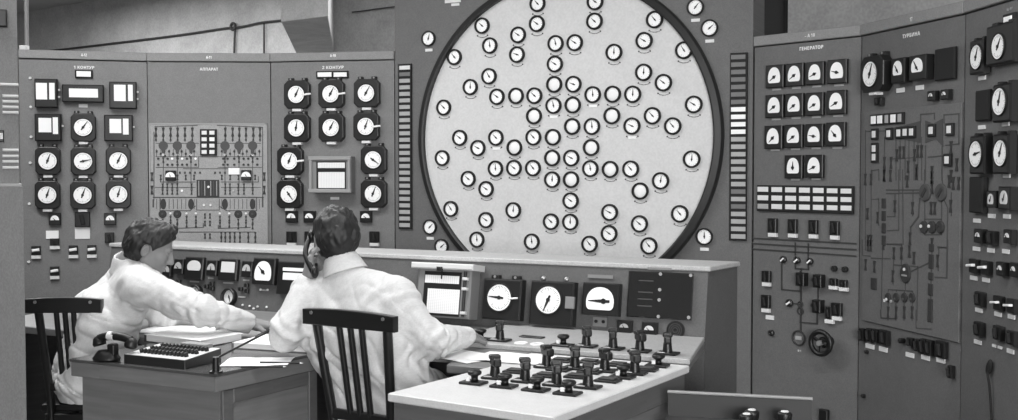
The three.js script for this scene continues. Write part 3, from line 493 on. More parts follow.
{
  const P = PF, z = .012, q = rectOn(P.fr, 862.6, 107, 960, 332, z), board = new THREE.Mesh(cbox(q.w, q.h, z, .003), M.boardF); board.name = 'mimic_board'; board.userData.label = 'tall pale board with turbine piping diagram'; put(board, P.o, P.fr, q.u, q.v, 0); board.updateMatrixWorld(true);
  const b = mimic(P, z, { board, map: (x, y) => [x, y] }), S = 5.25, U = (x, y) => [860 + x / S, 100 + y / S], V = (x, y) => [860 + x / S, 170 + y / S], W = (x, y) => [860 + x / S, 240 + y / S], T = (x, y) => [860 + x / S, 310 + y / S];
  const L = (f, pts, t = .005) => b.line(pts.map((p) => f(...p)), t), Sy = (f, n, g, x, y, m, rz) => b.sym(n, g, ...f(x, y), m, rz);
  // turbine wedges
  const wedge = (f, pts) => { const c = f(...pts[0]), o = hit(P.fr, ...c, z), s = new THREE.Shape(); pts.forEach((p, i) => { const h = hit(P.fr, ...f(...p), z); i ? s.lineTo(h.x - o.x, h.y - o.y) : s.moveTo(0, 0); }); s.closePath(); b.sym('turbine_symbol', new THREE.ExtrudeGeometry(s, { depth: .003, bevelEnabled: false }), ...c, M.inkSoft); };
  wedge(U, [[150, 155], [320, 110], [320, 225], [150, 190]]); wedge(U, [[345, 108], [385, 125], [435, 98], [438, 245], [400, 205], [345, 225]]);
  const lamp = (f, x, y, m = M.plate) => { const s = Sy(f, 'lamp_holder', cbox(.058, .058, .012, .003), x, y, M.black); ledge(s, 'lamp_tile', cbox(.03, .034, .005, .001), m, 0, 0, .01); };
  { const s = Sy(U, 'lamp_holder', cbox(.29, .056, .012, .003), 148, 100, M.black); [-.112, -.055, .004, .06, .115].forEach((x, i) => ledge(s, 'lamp_tile', cbox(i === 2 || i === 4 ? .028 : .042, .04, .005, .001), i === 2 || i === 4 ? M.tile : M.lit, x, 0, .01)); }
  [[83, 180], [160, 177], [213, 173], [246, 170], [280, 168], [383, 160], [478, 155], [83, 255], [83, 300], [467, 315]].forEach(([x, y]) => lamp(U, x, y));
  L(U, [[30, 165], [315, 158]]); L(U, [[320, 110], [320, 75], [392, 70], [392, 100]]); L(U, [[442, 120], [442, 78], [520, 72], [520, 230], [450, 238]]); L(U, [[30, 160], [30, 420]]);
  for (const x of [130, 190, 212, 238, 258, 285, 305, 325]) L(U, [[x, 195], [x, 420]], .004); L(U, [[160, 310], [330, 300]]); L(U, [[65, 370], [100, 365], [100, 420]]); L(U, [[65, 370], [65, 420]]); L(U, [[345, 240], [345, 420]]); L(U, [[432, 245], [432, 420]]); L(U, [[360, 300], [440, 292]]); L(U, [[480, 230], [480, 330]]);
  for (const [x, y] of [[195, 290], [212, 275], [232, 275], [288, 290], [305, 270], [325, 270], [130, 330], [165, 330], [255, 350], [300, 370], [380, 380], [480, 250], [510, 340], [130, 395], [480, 400]]) Sy(U, 'valve_symbol', valveGeo, x, y, M.ink);
  // middle
  for (const [a, c] of [[30, 0], [60, 0]]) L(V, [[a, 0], [a, 420]], .004); L(V, [[140, 105], [320, 105]], .007); L(V, [[140, 123], [320, 120]], .007); L(V, [[280, 105], [278, 240]]); L(V, [[145, 245], [185, 243], [185, 130]]); L(V, [[145, 318], [205, 315], [205, 0]]); L(V, [[145, 388], [220, 388], [222, 420]]); L(V, [[225, 0], [228, 390]]); L(V, [[315, 150], [308, 245], [268, 300], [265, 420]], .008); L(V, [[340, 0], [342, 340], [430, 338], [430, 150]]); L(V, [[340, 258], [430, 258]]); L(V, [[430, 0], [440, 150], [462, 200], [458, 410], [410, 402]]); L(V, [[480, 120], [480, 240]]); L(V, [[65, 155], [100, 152], [100, 290]]);
  for (const [x, y] of [[345, 118], [428, 118]]) { const s = Sy(V, 'pump_symbol', ringGeo(.0005, .042, .01, 28), x, y, M.inkSoft); ledge(s, 'pump_centre', cbox(.05, .016, .004, .001), M.ink, 0, 0, .01, .9); }
  for (const x of [338, 380, 424]) { const s = Sy(V, 'pump_symbol', ringGeo(.0005, .03, .01, 24), x, 300, M.ink); ledge(s, 'pump_centre', dotGeo, x < 400 ? M.plate : M.ink, -.012, .004, .008); }
  for (const [x, y] of [[30, 50], [60, 50], [130, 30], [162, 30], [250, 60], [300, 20], [380, 40], [380, 90], [470, 60], [492, 70], [520, 70], [42, 230], [95, 250], [185, 190], [278, 200], [375, 200], [395, 200], [478, 190], [45, 370], [60, 370], [265, 360], [380, 390]]) Sy(V, 'valve_symbol', valveGeo, x, y, M.ink);
  for (const y of [175, 240, 305, 370]) Sy(V, 'heater_symbol', cbox(.032, .05, .006, .002), 127, y, M.ink);
  // lower
  L(W, [[120, 40], [112, 410], [190, 415]]); L(W, [[15, 0], [15, 80], [55, 85]]); L(W, [[60, 95], [160, 98]]); L(W, [[140, 22], [222, 25], [218, 130]]); L(W, [[180, 40], [175, 230]]); L(W, [[180, 130], [305, 140], [300, 420]], .006); L(W, [[242, 210], [240, 260]]); L(W, [[150, 260], [278, 268], [275, 420]]); L(W, [[150, 260], [148, 420]]); L(W, [[192, 262], [190, 420]]); L(W, [[235, 265], [232, 420]]); L(W, [[380, 0], [370, 420]], .007); L(W, [[410, 40], [458, 38], [455, 198], [395, 195]]); L(W, [[415, 40], [412, 160]]); L(W, [[462, 0], [458, 198]], .004); L(T, [[108, 0], [110, 40], [188, 46], [190, 0]]); L(T, [[296, 0], [296, 95], [375, 100]]); L(W, [[270, 165], [360, 120]], .006);
  { const s = Sy(W, 'condenser_symbol', ringGeo(.0005, .04, .01, 28).clone().scale(1, 1.2, 1), 242, 175, M.ink); ledge(s, 'pump_centre', dotGeo, M.plate, 0, .02, .008); ledge(s, 'pump_centre', slab(.04, .008, .003), M.board, 0, -.01, .01); }
  for (const x of [150, 192, 235, 276]) { const s = Sy(W, 'pump_symbol', ringGeo(.0005, .024, .008, 20), x, 302, M.ink); ledge(s, 'pump_centre', dotGeo, x < 180 ? M.plate : M.inkSoft, -.006, -.01, .006); Sy(W, 'valve_symbol', valveGeo, x, 380, M.ink); }
  for (const y of [40, 95, 130, 190, 260, 340, 400]) Sy(W, 'heater_symbol', cbox(.034, y > 200 ? .055 : .036, .006, .002), 378 - y * .02, y, M.ink);
  for (const [x, y] of [[32, 130], [78, 140], [45, 30], [60, 30], [125, 20], [180, 70], [220, 70], [262, 60], [175, 190], [410, 110], [285, 95]]) Sy(W, 'valve_symbol', valveGeo, x, y, M.ink);
  Sy(W, 'tank_symbol', cbox(.05, .06, .006, .004), 75, 230, M.ink); Sy(W, 'indicator_dot', tinyBox, 130, 318, M.plate); Sy(W, 'indicator_dot', dotGeo, 165, 322, M.tile);
  b.done();
  // instruments above and switches below the board
  squareGauge(P, 875.6, 74, { w: 23, h: 36, r: 12.4, deg: 70, d: .06, tagDy: 19.5, tagW: 6.5, dx: -1 });
  for (const [x, y, w, h, tx, ty] of [[897.5, 70.5, 13.5, 25, 901, 90.3], [917, 67.5, 17, 25, 920.3, 87.6]]) { const d = .05, r = rectOn(P.fr, x - w / 2, y - h / 2, x + w / 2, y + h / 2, d), c = new THREE.Mesh(cbox(r.w, r.h, d, .005), M.black); c.name = 'arched_meter'; put(c, P.o, P.fr, r.u, r.v, 0); ledge(c, 'dial_face', archGeo(r.w * .66, r.h * .58, .003), M.dial, 0, r.h * .1, d - .001); ledge(c, 'needle', needleGeo(r.w * .3), M.needle, 0, r.h * .0, d + .002, 2.2); namePlate(P, tx, ty, 7.5, 4.4, M.plate, .006); }
  windowMeter(P, 935.2, 48, 955.4, 80, [], { m: M.blackMatte, d: .02, name: 'painted_recess' });  // black plate painted for the dark inside of an opening
  panelSwitch(P, 879, 101.4, { w: 7, h: 8, tag: 0 }); halfMeter(P, 930.5, 95.8, 7.6, 10, { fh: .34, fw: .5, m: M.plate }); halfMeter(P, 943.8, 94.4, 7.6, 10, { fh: .34, fw: .5, m: M.plate });
  lettering(P, 'ТУРБИНА', 911.5, 34.6, 20, 7, 235); lettering(P, '17', 911.4, 19, 12, 7.4, 245, .018);
  const sw = (x, y, w, h, o) => { const [a, c] = T(x, y); panelSwitch(P, a, c, { w: w / S, h: h / S, tag: 0, ...o }); };
  sw(12, 130, 22, 66); sw(50, 132, 26, 70); sw(82, 135, 26, 70); sw(127, 145, 44, 78); sw(265, 168, 28, 44); sw(303, 185, 24, 66); sw(335, 192, 26, 80); sw(366, 198, 26, 80); sw(427, 208, 50, 90); sw(477, 325, 22, 66); roundKnob(P, ...T(203, 162), 2.6, .03);
  for (const [x, y] of [[55, 190], [125, 206], [265, 236], [347, 250], [427, 264]]) namePlate(P, ...T(x, y), 8, 4.6, M.plate, .006);
  roundKnob(P, 864.5, 352, 1.8, .02); roundKnob(P, 858.8 + 2.6, 396, 2, .02);
}
// ------------------------------------------------------------------ rightmost panel, seen almost edge on
{
  const P = PG;
  const dialBox = (x0, y0, x1, y1, cx, cy, rx, ry, a) => { const d = .045, q = rectOn(P.fr, x0, y0, x1, y1, d), c = new THREE.Mesh(cbox(q.w, q.h, d, .008), M.black); c.name = 'dial_gauge'; put(c, P.o, P.fr, q.u, q.v, 0); const t = rectOn(P.fr, cx - rx, cy - ry, cx + rx, cy + ry, d), r = t.h / 2; ledge(c, 'bezel', ringGeo(r, r * 1.1, .008), M.blackMatte, t.u - q.u, t.v - q.v, d - .001); ledge(c, 'dial_face', disc(r, .004), M.dialScale, t.u - q.u, t.v - q.v, d - .001); ledge(c, 'needle', needleGeo(r * .8), M.needle, t.u - q.u, t.v - q.v, d + .0035, a); for (const s of [-1, 1]) ledge(c, 'lug', cbox(q.w * .2, q.h * .1, d * .7, .004), M.black, s * q.w * .3, q.h * .53, 0); return c; };
  dialBox(969, 40, 982, 74, 976.6, 57, 4.3, 12, 1.2); dialBox(985.5, 24, 1013, 64, 998.5, 46.5, 6, 12.5, 1.0); dialBox(992, 84, 1010, 122, 999.6, 101.5, 4.8, 13.5, 1.3); dialBox(969, 136, 984, 174, 976, 154, 4.8, 13, .2); dialBox(992, 134, 1008, 174, 1000.6, 153, 4.6, 13, 1.2);
  windowMeter(P, 976, 90, 990, 121, [], { m: M.blackMatte, d: .02, name: 'painted_recess' }); lampBlock(P, 1002.5, 13.5, 1014, 24, [[1008, 19, 8, 5.4, M.lit]], { name: 'signal_lamp' }); lettering(P, 'Ц-17', 1010, 8.6, 14, 4, 190);  // black plate here paints a dark recess, likewise the one below
  for (const [x, y] of [[982.8, 78], [982.6, 127.2], [1006.4, 124], [1007.4, 175.6], [977.6, 220.6], [992.4, 216], [1007.6, 216.4], [977.2, 248.8], [991.6, 250.4], [1006.6, 251.4], [974.4, 278], [986.6, 280], [979.6, 310.2], [998.8, 314.2], [1012.2, 316.8], [978.4, 342], [1011.2, 351.2]]) namePlate(P, x, y, 6.6, 4.2, M.plate, .006);
  windowMeter(P, 970.5, 177, 984, 213, [], { m: M.blackMatte, d: .03, name: 'painted_recess' });
  for (const [x, y, w, h] of [[990.6, 199.4, 9, 17], [1003.8, 198, 12, 23]]) { const d = .05, r = rectOn(P.fr, x - w / 2, y - h / 2, x + w / 2, y + h / 2, d), c = new THREE.Mesh(cbox(r.w, r.h, d, .005), M.black); c.name = 'arched_meter'; put(c, P.o, P.fr, r.u, r.v, 0); ledge(c, 'dial_face', archGeo(r.w * .62, r.h * .6, .003), M.dialSoft, 0, r.h * .03, d - .001); ledge(c, 'needle', needleGeo(r.w * .26), M.needle, 0, -r.h * .05, d + .002, 1.2); }
  for (const [x, y] of [[977.4, 236], [1006.8, 236.6], [999.4, 269], [1013, 270]]) halfMeter(P, x, y, 8, 14, { fh: .3, fw: .55, m: M.plate });
  for (const [x, y, g] of [[992, 238, 0], [974.4, 266, 1], [986, 268, 1], [979.8, 299, 0], [998.6, 303, 1], [1012, 306, 1], [979, 329, 0], [998.4, 333, 0], [1012, 338, 0]]) panelSwitch(P, x, y, { w: 7.4, h: 14, tag: 0, grip: g });
  for (const [x, y] of [[995, 345.8], [1000.6, 347.4]]) namePlate(P, x, y, 3.6, 2.6, M.plate, .006);
  { const q = hit(P.fr, 988, 372, .02), o = new THREE.Mesh(tube([V3(0, .04, .008), V3(-.004, 0, .02), V3(.006, -.06, .016), V3(.02, -.24, .008)], .005, 20), M.blackMatte); o.name = 'hanging_lever'; put(o, P.o, P.fr, q.x, q.y, 0); const lf = new THREE.SphereGeometry(.03, 12, 10); lf.scale(.6, 1.3, .4); lf.rotateZ(-.4); ledge(o, 'lever_grip', lf, M.blackMatte, -.002, .02, .014); }
}

// ------------------------------------------------------------------ the operators' console: one long desk parallel to the core map
const KT = THREE.MathUtils.degToRad(-26.5), K0 = V3(.884, 0, -4.86), K = frameOf(K0, KT), TOP = 1.08, DESK = .75;
const kAt = (x, y, z) => V3(x, y, z).applyMatrix4(K.m), kHit = (px, py, y) => onY(px, py, y).applyMatrix4(K.inv);
const CL = -3.6, CR = .0;
const con = thing('control_console', 'long grey operators console with sloping instrument face and light top', 'console', K0, KT);
const faceTilt = -Math.atan2(.05, TOP - DESK), faceFr = frameOf(kAt(0, DESK, .055), KT, faceTilt), PK = { o: con, fr: faceFr };
{
  const splay = V3(.045, 0, -.32);                             // splayed right end
  const prism = (pts, x0, x1) => { const s = new THREE.Shape(); pts.forEach(([z, y], i) => (i ? s.lineTo(-z, y) : s.moveTo(-z, y))); s.closePath(); const g = new THREE.ExtrudeGeometry(s, { depth: x1 - x0, bevelEnabled: false }); g.rotateY(Math.PI / 2); g.translate(x0, 0, 0); return g; };
  // body: sloped face, flat back, with its length as one sheet-metal box
  const body = prism([[.055, .04], [.055, DESK], [.004, TOP - .022], [-.32, TOP - .022], [-.32, .04]], CL, CR);
  part('console_body', body, M.console, con);
  part('console_top', polySlab([[CL - .01, .012], [CR + .012, .012], [splay.x + .01, splay.z - .008], [CL - .01, splay.z - .008]], TOP - .022, TOP, .004), M.consoleTop, con);
  // right end: a wedge that follows the slope of the face
  const A = [CR + .001, .055], B = [CR + .001, .006], C = [splay.x, splay.z], D = [splay.x - .005, splay.z - .001], E = [CR + .001, splay.z - .001];
  const v = [], tri = (...p) => p.forEach((q) => v.push(...q)), P = (a, y) => [a[0], y, a[1]];
  const quad = (a, b, c, d) => { tri(a, b, c); tri(a, c, d); };
  quad(P(A, .04), P(C, .04), P(C, DESK), P(A, DESK)); quad(P(A, DESK), P(C, DESK), P(C, TOP - .022), P(B, TOP - .022)); quad(P(C, .04), P(D, .04), P(D, TOP - .022), P(C, TOP - .022)); quad(P(D, .04), P(E, .04), P(E, TOP - .022), P(D, TOP - .022));
  tri(P(B, TOP - .022), P(C, TOP - .022), P(D, TOP - .022)); tri(P(B, TOP - .022), P(D, TOP - .022), P(E, TOP - .022)); tri(P(A, .04), P(D, .04), P(C, .04)); tri(P(A, .04), P(E, .04), P(D, .04)); quad(P(E, .04), P(A, .04), P(A, DESK), P(E, DESK)); quad(P(E, DESK), P(A, DESK), P(B, TOP - .022), P(E, TOP - .022));
  const g = new THREE.BufferGeometry(); g.setAttribute('position', new THREE.Float32BufferAttribute(v, 3)); g.setAttribute('uv', new THREE.Float32BufferAttribute(v.flatMap((q, i) => (i % 3 === 0 ? [v[i] + v[i + 2], v[i + 1]] : [])), 2)); g.computeVertexNormals();
  part('end_panel', g, M.console, con);
  const pl = new THREE.BoxGeometry(CR - CL - .04, .04, .36); part('plinth', pl, M.blackMatte, con, [(CL + CR) / 2, .02, -.135]);
}
// worktop and the raised switch strip in front of the face
const WF = 1.04;
{
  const bays = [[CL + .2, -2.2], [-1.37, -.58]];
  part('worktop', polySlab([[CL + .15, .054], [.0, .054], [.1, .62], [-.57, .62], [-.57, WF], [-.74, WF], [-.8, WF - .2], [-1.3, WF - .2], [-1.36, WF], [CL + .15, WF]], DESK - .035, DESK, .004), M.wood, con);
  part('modesty_panel', slab(CR - CL - .3, DESK - .1, .02), M.woodDark, con, [(CL + CR) / 2, (DESK - .1) / 2 + .04, .2]);
  part('side_support', slab(.03, DESK - .05, WF - .2), M.woodDark, con, [CL + .2, (DESK - .05) / 2, .18]);
}
{
  const s0 = -.98, o = part('switch_strip', polySlab([[s0, .056], [.0, .056], [.112, .635], [s0, .635]], DESK + .0005, DESK + .022, .003), M.strip, con);
}
const STRIP = DESK + .022;
// the rotary control switch: base plate, round stem, pistol grip or low knob
const swBase = cached('swBase', () => { const g = cbox(.085, .062, .009, .002).clone(); g.rotateX(-Math.PI / 2); return g; });
const swStem = cached('swStem', () => { const g = new THREE.CylinderGeometry(.016, .02, .04, 16); g.translate(0, .024, 0); return g; });
const swGrip = cached('swGrip', () => { const g = new RoundedBoxGeometry(.03, .032, .07, 2, .009); g.translate(0, .058, .008); const h = new RoundedBoxGeometry(.04, .018, .034, 2, .006); h.translate(0, .074, -.004); return mergeGeometries([g, h].map((a) => (a.index ? a.toNonIndexed() : a))); });
const swLow = cached('swLow', () => new THREE.LatheGeometry([[.0005, 0], [.014, 0], [.012, .012], [.013, .02], [.024, .026], [.026, .034], [.02, .04], [.0005, .042]].map(([x, y]) => new THREE.Vector2(x, y)), 18));
function deskSwitch(owner, px, py, y, kind, turn = 0) {
  const p = onY(px, py, y), q = p.clone().applyMatrix4(owner.matrixWorld.clone().invert());
  const b = part('control_switch', swBase, M.switchBlack, owner, [q.x, y + .0005, q.z], [0, turn * .2, 0]);
  if (kind === 'tall') { part('stem', swStem, M.switchBlack, b, [0, .004, 0]); part('grip', swGrip, M.switchBlack, b, [0, .004, 0], [0, .5 + turn, 0]); part('name_plate', cached('swTag', () => { const g = new THREE.BoxGeometry(.03, .002, .01); return g; }), M.plate, b, [-.018, .0095, .022]); }
  else if (kind === 'low') { part('knob', swLow, M.switchBlack, b, [.004, .008, 0]); part('name_plate', cached('swTag2', () => new THREE.BoxGeometry(.014, .014, .003)), M.white, b, [-.008, .02, .026]); }
  else { part('cover', cached('swCover', () => { const g = cbox(.06, .04, .006, .002).clone(); g.rotateX(-Math.PI / 2); return g; }), M.grille, b, [0, .009, 0]); }
  return b;
}
con.updateMatrixWorld(true);
[[586.3, 347, 'tall'], [613, 349.4, 'tall'], [639.7, 352, 'tall'], [667.5, 354.4, 'tall'], [500, 341, 'tall'], [480, 340, 'low'], [562.5, 346, 'low']].forEach(([x, y, k], i) => deskSwitch(con, x, y, STRIP, k, jit(.25)));
for (const [x, y] of [[521, 343.4], [537, 344.6]]) { const p = onY(x, y, STRIP).applyMatrix4(K.inv); const r = part('indicator_ring', ringGeo(.018, .03, .006, 24), M.white, con, [p.x, STRIP, p.z], [-Math.PI / 2, 0, 0]); part('lens', disc(.018, .004, 20), M.caseLight, r); }
{ const p = onY(532, 337.6, STRIP).applyMatrix4(K.inv); part('slot_plate', cached('slotp', () => { const g = cbox(.11, .04, .006, .002).clone(); g.rotateX(-Math.PI / 2); return g; }), M.black, con, [p.x, STRIP, p.z]); }

// instruments on the sloping face -------------------------------------------------
{
  const P = PK;
  // left half: a row of meters over two round gauges
  for (const [x, y, w, h] of [[166, 270, 9, 14], [178, 266.5, 9.5, 15], [211.2, 268, 10, 15.5], [246.4, 269, 10.5, 16]]) halfMeter(P, x, y, w, h, { fw: .78, fh: .42, m: M.tile, fy: .08 });
  windowMeter(P, 185, 257, 203.6, 280, [], { d: .03, name: 'arc_meter' }); { const q = rectOn(P.fr, 187.5, 260.4, 201, 270.4, .03), o = new THREE.Mesh(archGeo(q.w, q.h, .003), M.caseLight); o.name = 'arc_scale'; put(o, P.o, P.fr, q.u, q.v, .0295); }
  windowMeter(P, 219, 259, 237.6, 280.6, [[221.4, 261.8, 234.8, 272.4]], { d: .03, wm: M.caseLight });
  { const d = .035, q = rectOn(P.fr, 252, 258, 274.4, 284.4, d), c = new THREE.Mesh(cbox(q.w, q.h, d, .006), M.black); c.name = 'arched_meter'; put(c, P.o, P.fr, q.u, q.v, 0); ledge(c, 'dial_face', archGeo(q.w * .74, q.h * .74, .003), M.dial, 0, .002, d - .001); ledge(c, 'needle', needleGeo(q.w * .3), M.needle, 0, -.004, d + .002, 2.4); ledge(c, 'hub', disc(q.w * .07, .006), M.needle, 0, -.004, d); }
  windowMeter(P, 278, 262, 314, 295, [[283, 268, 310, 271.4], [283, 273, 310, 280.4]], { d: .04 });
  for (const [x, y, a] of [[194, 293.5, 1.7], [228, 297, -1.2]]) { const q = rectOn(P.fr, x - 7, y - 9, x + 7, y + 9, .02), g = new THREE.Mesh(ringGeo(q.h * .38, q.h * .5, .03, 28), M.black); g.name = 'round_gauge'; put(g, P.o, P.fr, q.u, q.v, 0); ledge(g, 'dial_face', disc(q.h * .39, .006), M.dialScale, 0, 0, .004); ledge(g, 'needle', needleGeo(q.h * .3), M.needle, 0, 0, .011, a); }
  for (const [x, y] of [[178.4, 282], [206.6, 286.4], [212, 283.6], [212.2, 288.6], [240.6, 289], [246.6, 285.4], [246.8, 291]]) panelSwitch(P, x, y, { w: 3.2, h: 4.2, tag: 0, d: .02 });
  for (const [x, y, w] of [[194.6, 281.6, 9], [211, 278.2, 5], [228.4, 283, 10], [246.4, 280.2, 6], [206, 294.2, 7], [242, 297, 7], [263, 290, 7]]) namePlate(P, x, y, w, 1.4, M.tile, .003);
  for (const [x, y] of [[260, 289.6], [267, 289.8], [242, 305], [249, 306], [257, 306.6], [266, 307], [253, 308.6]]) roundKnob(P, x, y, 1.1, .008, M.plate, 'signal_lamp');
  // right half: cased recorder, two square gauges, arched gauge, dark glass panel
  const rec = chartRecorder(P, 419.5, 268.5, 473, 318, [423.5, 271.5, 460.6, 316], [425.4, 275.4, 459.4, 283.4], [427.4, 289, 459.4, 313.6], { d: .1 });
  ledge(rec.c, 'hood', cbox(rec.q.w * 1.16, .03, .13, .006), M.caseLight, -.002, rec.q.h / 2 + .008, 0); ledge(rec.c, 'hinge', new THREE.CylinderGeometry(.008, .008, rec.q.h * .9, 12), M.rim, rec.q.w * .4, 0, rec.d + .004); for (const s of [.3, .1, -.38]) ledge(rec.c, 'hinge_knuckle', cbox(.03, .014, .02, .003), M.caseLight, rec.q.w * .42, rec.q.h * s, rec.d); ledge(rec.c, 'hood_catch', cbox(.03, .02, .02, .004), M.black, -.01, rec.q.h / 2 - .006, rec.d + .02); ledge(rec.c, 'pointer', slab(.006, .04, .003), M.needle, -.01, rec.q.h * .36, rec.d + .005);
  squareGauge(P, 503.8, 299.6, { w: 38, h: 41, r: 13.2, deg: 176, d: .06, dx: -2.2, dy: -1.6, lever: 8, tagDy: 24, plateOn: false, knobs: 0, square: true });
  squareGauge(P, 553.4, 303.4, { w: 43, h: 44, r: 13.6, deg: 248, d: .06, dx: -3, dy: -3, knobs: 1, lugs: false, plateOn: false, square: true });
  { const q = rectOn(P.fr, 566, 296.6, 575, 309, .06), o = new THREE.Mesh(cbox(q.w, q.h, .02, .003), M.caseGrey); o.name = 'zero_adjuster'; put(o, P.o, P.fr, q.u, q.v, .055); }
  { const d = .05, q = rectOn(P.fr, 582, 283, 618.4, 315.4, d), c = new THREE.Mesh(cbox(q.w, q.h, d, .006), M.black); c.name = 'arched_meter'; put(c, P.o, P.fr, q.u, q.v, 0); ledge(c, 'dial_face', archGeo(q.w * .76, q.h * .7, .003), M.dial, 0, q.h * .02, d - .001); ledge(c, 'needle', needleGeo(q.w * .42), M.needle, q.w * .1, -q.h * .06, d + .002, Math.PI); ledge(c, 'hub', disc(q.w * .05, .006), M.needle, q.w * .1, -q.h * .06, d); }
  namePlate(P, 600.6, 276.6, 25, 3.6, M.caseGrey, .005); namePlate(P, 660, 268.2, 24, 3.6, M.caseGrey, .005); { const n = namePlate(P, 600.4, 322, 14, 9, M.caseGrey, .008); n.name = 'terminal_block'; for (const s of [-1, 1]) ledge(n, 'terminal', dotGeo, M.black, s * .018, .002, .006); }
  { const q = rectOn(P.fr, 628.4, 272.4, 693.4, 318.6), o = new THREE.Mesh(cbox(q.w, q.h, .014, .004), M.glassDark); o.name = 'glass_panel'; o.userData.label = 'dark glossy glass panel with faint marks'; put(o, P.o, P.fr, q.u, q.v, 0); for (const [x, y] of [[0, .46], [.0, .12], [.0, -.1], [0, -.46], [.46, .46], [.46, -.44]]) ledge(o, 'screw', dotGeo, M.steelGrey, x * q.w, y * q.h, .01); for (const y of [.3, .05, -.1, -.25]) ledge(o, 'legend_line', slab(.07, .006, .001), M.grille, -q.w * .22, y * q.h, .014); }
  halfMeter(P, 624, 327, 14, 14, { fw: .62, fh: .3, m: M.tile, fy: .1 }); halfMeter(P, 649, 329.4, 15, 15, { fw: .62, fh: .3, m: M.caseLight, fy: .1 });
  { const q = rectOn(P.fr, 667.4, 321, 684.6, 339.6), o = new THREE.Mesh(ringGeo(.0005, q.h * .5, .012, 32), M.black); o.name = 'loudspeaker_grille'; put(o, P.o, P.fr, q.u, q.v, 0); for (let k = 1; k < 4; k++) ledge(o, 'grille_ring', ringGeo(q.h * .11 * k, q.h * .11 * k + .004, .003, 28), M.grille, 0, 0, .011); }
}

// ------------------------------------------------------------------ right wing desk with its switch field
const wing = thing('switch_desk', 'white-topped wing desk covered with black rotary control switches', 'desk', K0, KT);
{
  const cn = [kHit(553, 417, DESK), kHit(388, 393, DESK)], pts = [[.112, .642], [cn[0].x, cn[0].z], [cn[1].x, cn[1].z], [-.57, WF + .002], [-.565, .642]];
  part('desk_top', polySlab(pts, DESK - .03, DESK, .004), M.deskTop, wing);
  const inset = (k) => pts.map(([x, z]) => [x + (-.25 - x) * k, z + (1.15 - z) * k]);
  part('apron', polySlab(inset(.035), DESK - .115, DESK - .0305, .003), M.woodDark, wing); part('cabinet', polySlab(inset(.075), 0, DESK - .1155, .003), M.wood, wing);
  wing.updateMatrixWorld(true);
  [[473.6, 383.8, 'low'], [504, 387.2, 'low'], [536, 390.8, 'low'], [567.7, 394.4, 'low'], [495, 378.6, 'tall'], [525, 382, 'tall'], [556.6, 385.6, 'tall'], [588, 388, 'tall'], [546.6, 367.6, 'tall'], [574.8, 369, 'tall'], [604.8, 371.6, 'tall'], [634.8, 374.2, 'tall'], [657.4, 366.6, 'low'], [622.4, 378, 'low'],
    [516, 372.6, 'flat'], [546.4, 376.6, 'flat'], [577, 377.6, 'flat'], [608, 381.6, 'flat'], [562, 361.6, 'flat'], [590, 363, 'flat'], [618, 366, 'flat'], [646, 370.6, 'flat'], [559, 370.6, 'flat'], [590, 373, 'flat']].forEach(([x, y, k]) => deskSwitch(wing, x, y, DESK, k, jit(.3)));
}
// ------------------------------------------------------------------ left wing desk
const desk = thing('wing_desk', 'wooden wing desk with glossy dark top, panelled sides, between the two operators', 'desk', K0, KT);
{
  const x0 = -2.16, x1 = -1.405, z1 = 1.603, z0 = WF + .003;
  part('desk_top', polySlab([[x0, z0], [x1 + .05, z0], [x1, z1], [x0, z1]], DESK - .012, DESK, .002), M.woodTop, desk);
  part('apron', polySlab([[x0 + .005, z0], [x1 + .045, z0], [x1 - .005, z1 - .005], [x0 + .005, z1 - .005]], DESK - .07, DESK - .0125, .002), M.wood, desk);
  part('cabinet', polySlab([[x0 + .006, z0], [x1 + .015, z0], [x1 - .03, z1 - .06], [x0 + .006, z1 - .06]], .05, DESK - .0705, .002), M.wood, desk);
  part('plinth', polySlab([[x0 + .06, z0], [x1 - .0, z0], [x1 - .06, z1 - .07], [x0 + .06, z1 - .07]], 0, .0495, .002), M.blackMatte, desk);
  // recessed panel frame on the side that faces the second chair
  const side = frameOf(kAt(x1 - .028, 0, z1 - .06), KT + Math.PI / 2 - .085); const rail = (u0, u1, v0, v1) => { const o = new THREE.Mesh(cbox(u1 - u0, v1 - v0, .012, .003), M.woodDark); o.name = 'panel_rail'; put(o, desk, side, (u0 + u1) / 2, (v0 + v1) / 2, .001); };
  rail(.0, .055, .055, .675); rail(.48, .53, .055, .675); rail(.056, .479, .62, .675); rail(.056, .479, .055, .12);
}
// things on the left wing desk
const DT = DESK;
{ // telephone
  const p = onY(112, 361, DT), o = thing('telephone', 'black desk telephone with its handset across the cradle', 'telephone', p, KT + .15);
  const b = new THREE.LatheGeometry([[.0005, 0], [.05, 0], [.052, .012], [.04, .03], [.03, .042], [.0005, .045]].map(([x, y]) => new THREE.Vector2(x, y)), 24); b.scale(1.1, 1, .9); part('base', b, M.black, o, [-.025, 0, 0]);
  const nk = new RoundedBoxGeometry(.035, .05, .035, 2, .008); part('cradle', nk, M.black, o, [.005, .045, 0]);
  const curve = [V3(-.06, .086, 0), V3(-.03, .096, 0), V3(.02, .1, 0), V3(.06, .096, 0), V3(.09, .086, 0)]; const hs = part('handset', tube(curve, .017, 24, 10), M.black, o);
  for (const [x, y, t] of [[-.062, .08, .3], [.094, .08, -.3]]) { const e = new THREE.LatheGeometry([[.0005, -.022], [.024, -.022], [.027, -.012], [.02, .008], [.012, .016], [.0005, .018]].map(([a, c]) => new THREE.Vector2(a, c)), 18); part('handset_cap', e, M.black, hs, [x, y, 0], [0, 0, t]); }
  part('handset_band', new THREE.CylinderGeometry(.0182, .0182, .03, 14), M.plate, hs, [-.0, .0985, 0], [0, 0, Math.PI / 2 - .12]);
}
